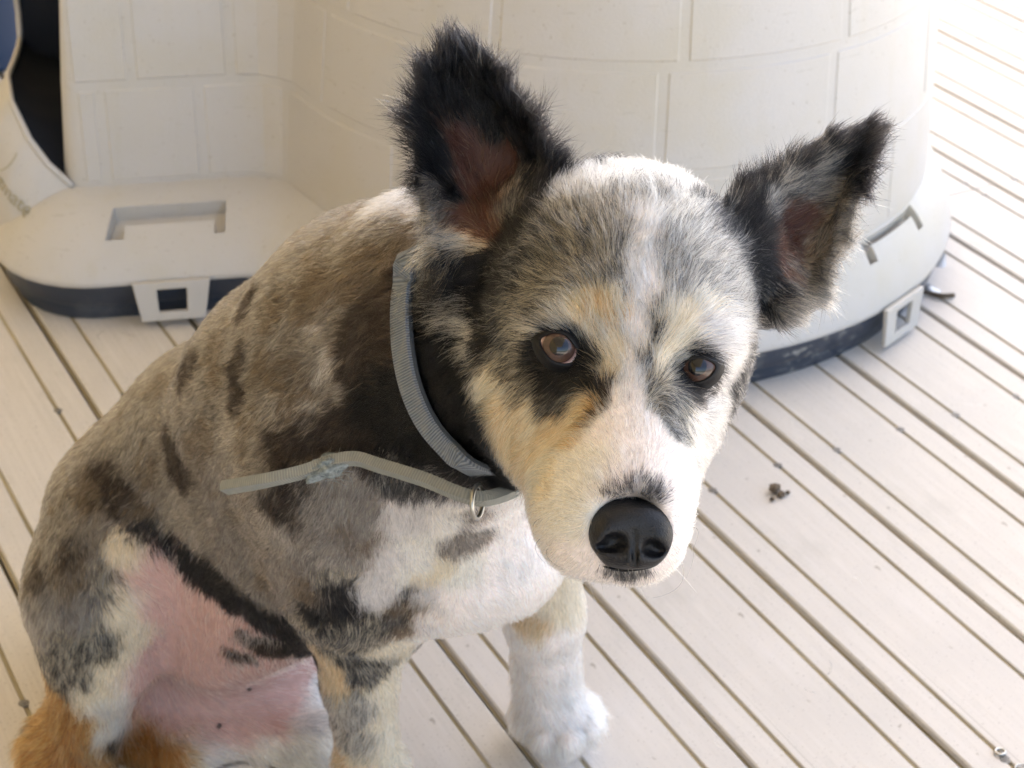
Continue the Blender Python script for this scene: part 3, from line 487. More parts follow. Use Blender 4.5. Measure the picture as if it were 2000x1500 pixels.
COAT = [(0.0665,0.8313,0.5493,'W',0.0094),(0.0655,0.8199,0.5434,'W',0.0093),(0.0644,0.8102,0.5368,'W',0.0077),(0.0632,0.8015,0.5298,'W',0.0077),(0.0619,0.7928,0.5229,'W',0.0076),(0.0612,0.7849,0.5156,'W',0.0076),(0.0608,0.7781,0.5093,'W',0.0051),(0.0603,0.7702,0.5037,'W',0.0050),(0.0597,0.7618,0.4984,'W',0.0050),(0.0588,0.7534,0.4947,'W',0.0050),(0.0482,0.8094,0.5367,'Y',0.0087),(0.0495,0.8217,0.5449,'Y',0.0088),(0.0808,0.8216,0.5401,'Y',0.0088),(0.078,0.8069,0.5303,'Y',0.0087),(0.051,0.7854,0.518,'T',0.0061),(0.0529,0.779,0.51,'C',0.0056),(0.0121,0.7874,0.5024,'K',0.0028),(0.0196,0.785,0.509,'K',0.0028),(0.0272,0.7832,0.5091,'K',0.0028),(0.0335,0.78,0.5036,'K',0.0028),(0.0352,0.7769,0.4989,'K',0.0028),(0.0834,0.7776,0.4935,'K',0.0028),(0.0876,0.7799,0.4976,'K',0.0028),(0.0941,0.7818,0.4979,'K',0.0028),(0.1012,0.7838,0.4939,'K',0.0028),(0.1046,0.7865,0.4864,'K',0.0028),(0.0576,0.7408,0.4894,'W',0.0123),(0.0555,0.7234,0.4831,'W',0.0122),(0.0716,0.7242,0.4802,'W',0.0122),(0.0738,0.7123,0.4736,'W',0.0133),(0.0788,0.705,0.4641,'W',0.0133),(0.0822,0.6999,0.447,'W',0.0134),(0.0614,0.7104,0.4774,'W',0.0133),(0.0469,0.7056,0.4743,'W',0.0132),(0.0374,0.7167,0.4752,'V',0.0134),(0.0258,0.7008,0.4564,'V',0.0133),(0.0303,0.7068,0.4672,'V',0.0133),(0.0202,0.7029,0.4458,'V',0.0134),(0.029,0.6949,0.4368,'W',0.0110),(0.0388,0.6914,0.4337,'W',0.0109),(0.0744,0.6939,0.43,'W',0.0110),(0.0424,0.7354,0.4836,'W',0.0111),(0.0461,0.6901,0.4326,'D',0.0049),(0.0547,0.69,0.4299,'D',0.0049),(0.0644,0.69,0.4308,'D',0.0049),(0.0504,0.6996,0.4713,'D',0.0077),(0.0588,0.7006,0.4724,'D',0.0077),(0.0662,0.6994,0.469,'D',0.0077),(0.049,0.7062,0.4578,'K',0.0044),(0.0619,0.7032,0.4633,'K',0.0044),(0.0006,0.7769,0.4524,'T',0.0110),(0.0062,0.7609,0.4444,'T',0.0108),(-0.0063,0.792,0.4581,'T',0.0111),(0.0221,0.7493,0.468,'T',0.0106),(0.0281,0.7517,0.4756,'T',0.0106),(0.0126,0.7252,0.4508,'C',0.0100),(-0.0147,0.8068,0.4626,'C',0.0107),(0.016,0.7384,0.46,'C',0.0100),(0.0117,0.7203,0.439,'C',0.0100),(-0.0042,0.8025,0.4749,'Z',0.0090),(0.0053,0.7895,0.4708,'Z',0.0089),(-0.0004,0.8019,0.483,'Z',0.0089),(0.0002,0.7893,0.4646,'C',0.0089),(0.0108,0.7718,0.4637,'C',0.0088),(-0.0079,0.7981,0.4635,'C',0.0090),(0.0255,0.7772,0.4866,'K',0.0077),(0.0353,0.7696,0.492,'K',0.0076),(0.0397,0.7615,0.4912,'K',0.0075),(0.0165,0.7858,0.4865,'K',0.0077),(0.0216,0.7815,0.4868,'K',0.0077),(0.0207,0.7739,0.4764,'D',0.0051),(0.0281,0.7652,0.4805,'D',0.0051),(0.0413,0.7478,0.4874,'B',0.0055),(0.0377,0.7444,0.4836,'B',0.0055),(0.0395,0.7858,0.5189,'T',0.0091),(0.046,0.7821,0.5139,'T',0.0091),(0.0475,0.7768,0.5067,'C',0.0086),(0.0372,0.7812,0.5112,'C',0.0086),(0.0513,0.769,0.5012,'C',0.0086),(0.0246,0.7844,0.5119,'C',0.0086),(0.0146,0.7867,0.5073,'C',0.0056),(0.0451,0.766,0.4969,'C',0.0055),(-0.0009,0.8055,0.5021,'Z',0.0130),(0.0116,0.8058,0.5201,'Z',0.0129),(0.0241,0.8155,0.5328,'Z',0.0129),(0.0092,0.7962,0.5135,'Z',0.0128),(0.0293,0.7965,0.5257,'Z',0.0127),(-0.0127,0.8199,0.4813,'K',0.0096),(-0.0148,0.8437,0.491,'K',0.0098),(-0.008,0.8336,0.5044,'K',0.0096),(-0.002,0.8506,0.5228,'K',0.0097),(-0.0057,0.84,0.5131,'D',0.0120),(0.0137,0.8329,0.5352,'D',0.0118),(0.0037,0.8203,0.5179,'D',0.0118),(-0.0089,0.8217,0.4927,'D',0.0120),(0.0265,0.8305,0.5426,'Z',0.0130),(0.0393,0.8155,0.5391,'Z',0.0129),(0.0444,0.7993,0.5304,'Z',0.0127),(0.0109,0.8606,0.5391,'K',0.0080),(0.0161,0.8811,0.5443,'K',0.0082),(0.0187,0.8639,0.5451,'L',0.0067),(0.0839,0.8346,0.5453,'Y',0.0131),(0.0973,0.8284,0.5342,'Y',0.0131),(0.0886,0.8083,0.5269,'Y',0.0129),(0.0781,0.8135,0.5355,'Y',0.0129),(0.0444,0.8277,0.5475,'Y',0.0130),(0.029,0.8468,0.5492,'Y',0.0132),(0.0722,0.7819,0.5119,'Z',0.0033),(0.0748,0.7903,0.5189,'Z',0.0033),(0.0712,0.7739,0.5048,'D',0.0025),(0.0696,0.7658,0.4993,'D',0.0025),(0.0727,0.7791,0.5091,'D',0.0025),(0.0634,0.8016,0.5298,'W',0.0069),(0.0624,0.795,0.5246,'W',0.0069),(0.0614,0.7887,0.5193,'W',0.0069),(0.0607,0.783,0.5138,'W',0.0068),(0.0603,0.7769,0.5086,'W',0.0068),(0.0598,0.7702,0.5036,'W',0.0068),(0.0592,0.7631,0.4991,'W',0.0068),(0.065,0.8171,0.5419,'W',0.0067),(0.0642,0.809,0.536,'W',0.0067),(0.0344,0.7872,0.5199,'J',0.0056),(0.0408,0.7869,0.5203,'J',0.0056),(0.0464,0.7838,0.5164,'J',0.0056),(0.0377,0.7474,0.4846,'J',0.0045),(0.0329,0.7474,0.4801,'J',0.0045),(0.0922,0.7922,0.516,'C',0.0061),(0.085,0.7856,0.5131,'C',0.0061),(0.0989,0.796,0.515,'C',0.0062),(0.0908,0.7902,0.515,'C',0.0092),(0.083,0.7824,0.5104,'C',0.0091),(0.0767,0.7735,0.5023,'C',0.0091),(0.1015,0.7897,0.5083,'L',0.0087),(0.1108,0.792,0.4924,'L',0.0088),(0.099,0.7844,0.5024,'L',0.0087),(0.1144,0.8238,0.5135,'Y',0.0105),(0.1087,0.8275,0.5232,'Y',0.0105),(0.102,0.8048,0.5175,'Y',0.0103),(0.1251,0.8332,0.4934,'D',0.0097),(0.1165,0.8559,0.5237,'D',0.0097),(0.1211,0.818,0.4617,'D',0.0097),(0.1319,0.8569,0.4898,'D',0.0099),(0.1322,0.8612,0.5061,'K',0.0093),(0.1289,0.8691,0.5203,'K',0.0093),(0.0835,0.7655,0.4878,'K',0.0040),(0.0925,0.7722,0.4822,'K',0.0041),(0.1012,0.7834,0.4803,'K',0.0041),(0.0782,0.7683,0.4936,'K',0.0035),(0.0749,0.7462,0.4866,'D',0.0045),(0.0778,0.7401,0.4817,'D',0.0045),(0.0724,0.7512,0.4907,'Z',0.0060),(0.0816,0.7513,0.4835,'Z',0.0060),(0.0798,0.7361,0.4785,'Z',0.0059),(0.1001,0.7783,0.467,'L',0.0088),(0.0921,0.7565,0.4656,'L',0.0086),(0.1046,0.7889,0.4697,'L',0.0089),(0.1124,0.7979,0.4798,'L',0.0089),(0.0862,0.7235,0.4634,'W',0.0099),(0.059,0.878,0.5545,'L',0.0108),(0.0504,0.8647,0.556,'L',0.0107),(0.0635,0.8593,0.556,'Y',0.0080),(0.0712,0.8514,0.5541,'Y',0.0079),(0.0773,0.8661,0.5532,'L',0.0120),(0.0398,0.8646,0.5543,'L',0.0120),(0.0292,0.862,0.5508,'L',0.0120),(0.0497,0.8368,0.5518,'Y',0.0117),(0.0846,0.85,0.5494,'Y',0.0119),(0.0656,0.8455,0.5539,'Y',0.0118),(0.1064,0.8609,0.5359,'D',0.0081),(0.1024,0.865,0.5397,'D',0.0081),(-0.0471,0.9456,0.5835,'K',0.0155),(-0.0332,0.9513,0.5876,'K',0.0156),(-0.0464,0.9321,0.565,'K',0.0155),(-0.0536,0.9095,0.5504,'K',0.0153),(-0.0229,0.9447,0.5695,'K',0.0156),(-0.0083,0.9326,0.5598,'K',0.0155),(0.0033,0.9146,0.5558,'K',0.0153),(0.0145,0.8953,0.5527,'K',0.0151),(0.0215,0.8887,0.5485,'K',0.0151),(-0.0503,0.8995,0.5399,'K',0.0153),(-0.0326,0.9408,0.5617,'K',0.0156),(0.008,0.9033,0.5398,'K',0.0153),(-0.0263,0.9296,0.5391,'S',0.0097),(-0.0174,0.9228,0.5269,'S',0.0097),(-0.0138,0.8924,0.5229,'S',0.0095),(-0.019,0.8855,0.5169,'S',0.0094),(-0.0307,0.9314,0.5444,'S',0.0097),(-0.0076,0.9259,0.532,'S',0.0097),(-0.0437,0.8795,0.5191,'C',0.0044),(-0.0402,0.8755,0.5135,'C',0.0044),(-0.0454,0.8858,0.5251,'M',0.0083),(-0.0396,0.8801,0.5158,'M',0.0083),(-0.0471,0.891,0.5317,'M',0.0083),(-0.0002,0.9061,0.5321,'M',0.0084),(-0.0054,0.886,0.5263,'M',0.0083),(-0.0353,0.8767,0.5116,'C',0.0061),(-0.0418,0.8678,0.5097,'C',0.0060),(-0.0282,0.873,0.5075,'C',0.0061),(-0.0029,0.898,0.5298,'C',0.0061),(-0.0348,0.8663,0.4999,'K',0.0099),(-0.0402,0.864,0.5056,'K',0.0099),(-0.0291,0.864,0.4935,'K',0.0099),(-0.0448,0.8726,0.4821,'W',0.0084),(-0.0299,0.8512,0.477,'W',0.0083),(-0.0268,0.8421,0.4743,'W',0.0082),(-0.04,0.8612,0.4758,'W',0.0083),(-0.021,0.8311,0.4745,'W',0.0081),(0.12,0.8785,0.5382,'K',0.0087),(0.135,0.8958,0.5425,'K',0.0088),(0.1532,0.9138,0.5484,'K',0.0090),(0.1771,0.9295,0.5537,'K',0.0090),(0.1952,0.9366,0.5533,'K',0.0091),(0.1849,0.917,0.5325,'K',0.0090),(0.1276,0.8732,0.5244,'K',0.0088),(0.1232,0.8771,0.5314,'K',0.0087),(0.1479,0.9058,0.5367,'M',0.0084),(0.1667,0.9214,0.5361,'M',0.0085),(0.1765,0.9181,0.5208,'M',0.0085),(0.1617,0.9173,0.5254,'M',0.0085),(0.139,0.8927,0.5273,'M',0.0067),(0.1555,0.9104,0.5223,'M',0.0068),(0.1455,0.9029,0.5288,'M',0.0067),(0.1501,0.9019,0.5107,'S',0.0096),(0.1594,0.9088,0.5107,'S',0.0097),(0.1448,0.8772,0.5074,'S',0.0094),(0.1478,0.8917,0.5079,'S',0.0095),(0.1676,0.8994,0.503,'M',0.0085),(0.16,0.8791,0.4975,'M',0.0084),(0.1774,0.9016,0.5179,'M',0.0084),(0.1531,0.8552,0.482,'M',0.0083),(0.1501,0.8626,0.4935,'M',0.0077),(0.1467,0.8536,0.4889,'M',0.0077),(0.1573,0.8644,0.4927,'M',0.0077),(0.1526,0.8577,0.49,'C',0.0049),(0.136,0.8606,0.4941,'D',0.0071),(0.1388,0.8532,0.4858,'D',0.0071),(-0.0332,0.8354,0.459,'X',0.0164),(-0.0256,0.8186,0.4439,'X',0.0163),(-0.0371,0.8591,0.477,'X',0.0166),(-0.0184,0.8121,0.4256,'X',0.0164),(-0.0114,0.8089,0.4181,'X',0.0164),(-0.0424,0.8541,0.467,'X',0.0166),(-0.0682,0.8581,0.4245,'X',0.0157),(-0.0804,0.8637,0.4037,'X',0.0159),(-0.0622,0.8493,0.3999,'X',0.0157),(-0.0472,0.8386,0.4006,'X',0.0156),(-0.0869,0.8785,0.4317,'B',0.0144),(-0.0629,0.8686,0.4548,'B',0.0141),(-0.0755,0.8867,0.4605,'B',0.0143),(-0.0874,0.8876,0.4464,'B',0.0144),(-0.0611,0.8865,0.474,'B',0.0142),(-0.0886,0.9072,0.4685,'U',0.0145),(-0.0711,0.9094,0.4842,'U',0.0144),(-0.0831,0.9135,0.4785,'U',0.0145),(-0.1042,0.9152,0.4571,'U',0.0147),(-0.0781,0.9264,0.4883,'G',0.0131),(-0.0967,0.935,0.4768,'G',0.0133),(-0.1001,0.9001,0.4456,'G',0.0131),(-0.1128,0.9061,0.435,'G',0.0133),(-0.1185,0.8975,0.4125,'G',0.0133),(-0.1059,0.8933,0.4256,'L',0.0053),(-0.1095,0.8904,0.4136,'L',0.0053),(-0.1133,0.9047,0.4324,'L',0.0053),(-0.1008,0.8824,0.4119,'H',0.0088),(-0.1059,0.8933,0.4256,'H',0.0088),(-0.1147,0.8834,0.3935,'H',0.0089),(-0.0642,0.937,0.4964,'L',0.0103),(-0.0738,0.9487,0.4937,'L',0.0104),(-0.1083,0.8764,0.3877,'B',0.0118),(-0.1111,0.8715,0.3767,'B',0.0118),(-0.0867,0.8651,0.3852,'B',0.0117),(-0.0991,0.8763,0.3985,'B',0.0117),(-0.1353,0.9495,0.4444,'G',0.0167),(-0.1532,0.9359,0.4131,'G',0.0168),(-0.1789,0.9761,0.3892,'G',0.0175),(-0.1945,0.9866,0.3714,'G',0.0178),(-0.2423,1.038,0.2955,'G',0.0191),(-0.2129,0.9811,0.3284,'G',0.0181),(-0.2622,1.0376,0.2661,'G',0.0193),(-0.1325,0.9203,0.4263,'G',0.0165),(-0.1374,0.8983,0.3905,'G',0.0165),(-0.1821,0.9413,0.3546,'G',0.0173),(-0.1636,0.9666,0.4132,'B',0.0087),(-0.1634,0.935,0.392,'B',0.0086),(-0.1644,0.9263,0.3793,'B',0.0086),(-0.2105,0.9946,0.3472,'B',0.0092),(-0.133,0.8821,0.3761,'B',0.0083),(-0.1294,0.8736,0.3676,'B',0.0083),(-0.2023,0.9906,0.3613,'B',0.0091),(-0.1402,0.9357,0.4311,'U',0.0097),(-0.145,0.915,0.4011,'U',0.0097),(-0.1314,0.9022,0.4022,'U',0.0096),(-0.1199,0.9193,0.4409,'U',0.0095),(-0.1835,0.9569,0.3709,'U',0.0101),(-0.222,0.9885,0.2897,'B',0.0114),(-0.2175,0.9806,0.287,'B',0.0114),(-0.2062,0.9637,0.2888,'B',0.0079),(-0.1168,0.8625,0.3541,'B',0.0071),(-0.1333,0.8642,0.3342,'B',0.0108),(-0.1307,0.8644,0.3451,'B',0.0107),(-0.2676,1.0204,0.2458,'B',0.0112),(-0.2775,1.0253,0.2443,'B',0.0112),(-0.259,1.0098,0.2407,'B',0.0111),(-0.2511,1.0026,0.2354,'U',0.0097),(-0.2895,1.0197,0.2349,'U',0.0098),(-0.1783,0.9256,0.3274,'G',0.0189),(-0.1953,0.9527,0.2768,'G',0.0197),(-0.1725,0.9313,0.2769,'G',0.0194),(-0.2397,1.0028,0.2484,'G',0.0207),(-0.2523,1.0205,0.261,'G',0.0209),(-0.156,0.8861,0.3474,'G',0.0182),(-0.1482,0.8938,0.2777,'G',0.0189),(-0.1117,0.8596,0.3198,'G',0.0180),(-0.093,0.858,0.3399,'G',0.0178),(-0.1765,0.9438,0.239,'G',0.0200),(-0.1107,0.8599,0.3489,'G',0.0178),(-0.0909,0.8613,0.3155,'G',0.0181),(-0.1232,0.8715,0.2877,'G',0.0185),(-0.2189,0.9817,0.2472,'H',0.0136),(-0.1018,0.8625,0.3617,'H',0.0118),(-0.1733,0.9229,0.3519,'H',0.0124),(-0.1375,0.8708,0.3106,'H',0.0122),(-0.1067,0.8643,0.3014,'H',0.0122),(-0.2469,0.994,0.2247,'K',0.0090),(-0.2327,0.9876,0.2149,'K',0.0090),(-0.2181,0.9804,0.2078,'K',0.0090),(-0.2026,0.9685,0.2045,'K',0.0089),(-0.1876,0.9584,0.1999,'K',0.0089),(-0.1697,0.9499,0.1921,'K',0.0089),(-0.1527,0.9464,0.1824,'K',0.0089),(-0.1382,0.9593,0.1524,'K',0.0091),(-0.1803,0.9631,0.159,'B',0.0077),(-0.1633,0.9628,0.1486,'B',0.0077),(-0.187,0.9744,0.1312,'B',0.0078),(-0.308,1.0165,0.2193,'G',0.0176),(-0.3073,0.9888,0.2007,'G',0.0174),(-0.2945,0.9645,0.1718,'G',0.0174),(-0.2817,0.9896,0.2139,'G',0.0174),(-0.2876,0.9753,0.1942,'G',0.0173),(-0.3132,0.9715,0.1744,'G',0.0174),(-0.2996,0.9874,0.2042,'B',0.0084),(-0.3201,0.9844,0.186,'B',0.0084),(-0.2947,0.9923,0.2115,'B',0.0084),(-0.2769,0.9628,0.1514,'Z',0.0119),(-0.2957,0.9609,0.1523,'Z',0.0119),(-0.2737,0.9756,0.1945,'Z',0.0118),(-0.2946,0.9621,0.131,'Z',0.0120),(-0.3076,0.967,0.1195,'Z',0.0121),(-0.3098,0.9683,0.1183,'D',0.0057),(-0.2971,0.9647,0.1125,'D',0.0057),(-0.2753,0.9633,0.1511,'D',0.0056),(-0.2585,0.9845,0.2099,'C',0.0132),(-0.2607,0.9716,0.1761,'C',0.0132),(-0.2579,0.972,0.149,'C',0.0134),(-0.2715,0.9692,0.1096,'C',0.0136),(-0.284,0.9656,0.1028,'C',0.0136),(-0.313,0.978,0.0573,'O',0.0176),(-0.3256,0.9743,0.0356,'O',0.0178),(-0.3388,0.9837,0.0363,'O',0.0179),(-0.3065,0.9695,0.0309,'O',0.0177),(-0.3424,0.9782,0.0264,'O',0.0179),(-0.2897,0.9787,0.0526,'V',0.0103),(-0.2783,0.9725,0.0828,'V',0.0101),(-0.3467,0.9999,0.0336,'U',0.0075),(-0.272,1.0145,0.0155,'O',0.0176),(-0.2471,1.002,0.0126,'O',0.0175),(-0.2582,0.9975,0.0062,'O',0.0175),(-0.2835,0.9904,0.0371,'B',0.0060),(-0.2098,1.0038,0.0046,'V',0.0153),(-0.1755,1.005,0.0063,'V',0.0153),(-0.1443,1.0018,0.0165,'V',0.0152),(-0.2325,1.0074,0.0158,'V',0.0152),(-0.2322,0.9826,0.1638,'P',0.0212),(-0.2235,0.9927,0.1099,'P',0.0218),(-0.2011,1.0182,0.0598,'P',0.0226),(-0.2518,1.0387,0.0351,'P',0.0231),(-0.1781,1.0412,0.0505,'P',0.0230),(-0.2434,0.9808,0.1959,'P',0.0209),(-0.1965,0.9727,0.146,'P',0.0212),(-0.2156,1.0228,0.02,'P',0.0230),(-0.1854,1.0289,0.0258,'P',0.0231),(-0.2759,1.0406,0.0274,'P',0.0232),(-0.1465,1.0249,0.0257,'L',0.0115),(-0.1418,1.0505,0.0183,'L',0.0117),(-0.1913,0.9673,0.1597,'P',0.0140),(-0.1638,1.0427,0.0295,'P',0.0155),(-0.2612,0.9775,0.1027,'P',0.0144),(-0.2494,0.9926,0.1043,'P',0.0146),(-0.2435,1.0299,0.0228,'P',0.0154),(-0.2042,1.0246,0.0214,'P',0.0154),(-0.1701,1.0293,0.026,'P',0.0154),(-0.2225,1.0171,0.0173,'P',0.0153),(-0.0417,0.8415,0.3781,'D',0.0115),(-0.0642,0.8542,0.3687,'D',0.0117),(-0.0539,0.8511,0.3641,'D',0.0117),(-0.0188,0.8636,0.3347,'G',0.0108),(-0.0266,0.8795,0.3041,'G',0.0111),(-0.0025,0.8727,0.3324,'N',0.0181),(0.0028,0.9022,0.2804,'N',0.0190),(-0.0123,0.8936,0.2466,'N',0.0192),(0.0162,0.9061,0.2539,'N',0.0193),(0.0145,0.7138,0.4315,'N',0.0149),(-0.0425,0.8574,0.3421,'L',0.0125),(-0.0638,0.8632,0.3261,'L',0.0126),(-0.0678,0.8725,0.2965,'L',0.0129),(-0.0779,0.8792,0.2677,'L',0.0131),(-0.0366,0.8598,0.3369,'V',0.0119),(-0.0523,0.8715,0.3092,'V',0.0122),(-0.0437,0.8823,0.2821,'C',0.0062),(-0.0531,0.8832,0.2733,'C',0.0063),(-0.0282,0.8872,0.271,'V',0.0094),(-0.0189,0.8894,0.2795,'V',0.0094),(-0.0655,0.8808,0.2728,'V',0.0094),(-0.059,0.8781,0.2868,'V',0.0093),(-0.0583,0.8887,0.2469,'U',0.0089),(-0.0636,0.8942,0.2259,'U',0.0090),(-0.0697,0.891,0.2325,'D',0.0058),(-0.0596,0.8859,0.2591,'D',0.0057),(-0.0507,0.8946,0.2281,'L',0.0084),(-0.0502,0.8876,0.2541,'L',0.0082),(-0.0344,0.8903,0.2404,'N',0.0160),(-0.0411,0.8962,0.2251,'N',0.0162),(-0.1027,0.8759,0.2635,'K',0.0106),(-0.1054,0.8814,0.2451,'K',0.0108),(-0.1241,0.8755,0.2768,'U',0.0056),(-0.1233,0.8785,0.2667,'U',0.0056),(-0.1199,0.9019,0.2072,'Z',0.0118),(-0.108,0.8707,0.2811,'Z',0.0111),(-0.0919,0.887,0.2288,'Z',0.0115),(-0.0986,0.9136,0.1811,'D',0.0053),(-0.0989,0.8904,0.2175,'D',0.0052),(-0.096,0.9183,0.1641,'D',0.0054),(-0.1085,0.9137,0.185,'Z',0.0080),(-0.0901,0.8979,0.2074,'Z',0.0078),(-0.0892,0.9183,0.1688,'Z',0.0081),(-0.0798,0.9103,0.1931,'C',0.0093),(-0.0802,0.9293,0.1463,'C',0.0096),(-0.0842,0.9308,0.1176,'C',0.0097),(-0.1142,0.9268,0.1473,'T',0.0068),(-0.113,0.9452,0.0657,'T',0.0072),(-0.1164,0.9221,0.1733,'T',0.0067),(-0.1007,0.9235,0.1281,'Y',0.0103),(-0.0986,0.9313,0.0935,'Y',0.0105),(-0.0752,0.9468,0.0895,'C',0.0107),(-0.0753,0.945,0.0624,'C',0.0108),(-0.0888,0.9353,0.0711,'C',0.0107),(0.0323,0.9838,0.1742,'C',0.0106),(0.0426,0.9897,0.181,'C',0.0106),(0.0397,0.9884,0.1641,'C',0.0106),(0.0168,0.9849,0.1593,'T',0.0078),(0.0258,0.9839,0.1559,'T',0.0078),(0.027,0.9927,0.1187,'N',0.0199),(0.0362,1.0072,0.0631,'N',0.0206),(0.0634,1.01,0.0417,'N',0.0208),(0.014,1.0164,0.0541,'N',0.0207),(0.0503,1.0134,0.0875,'N',0.0204)]
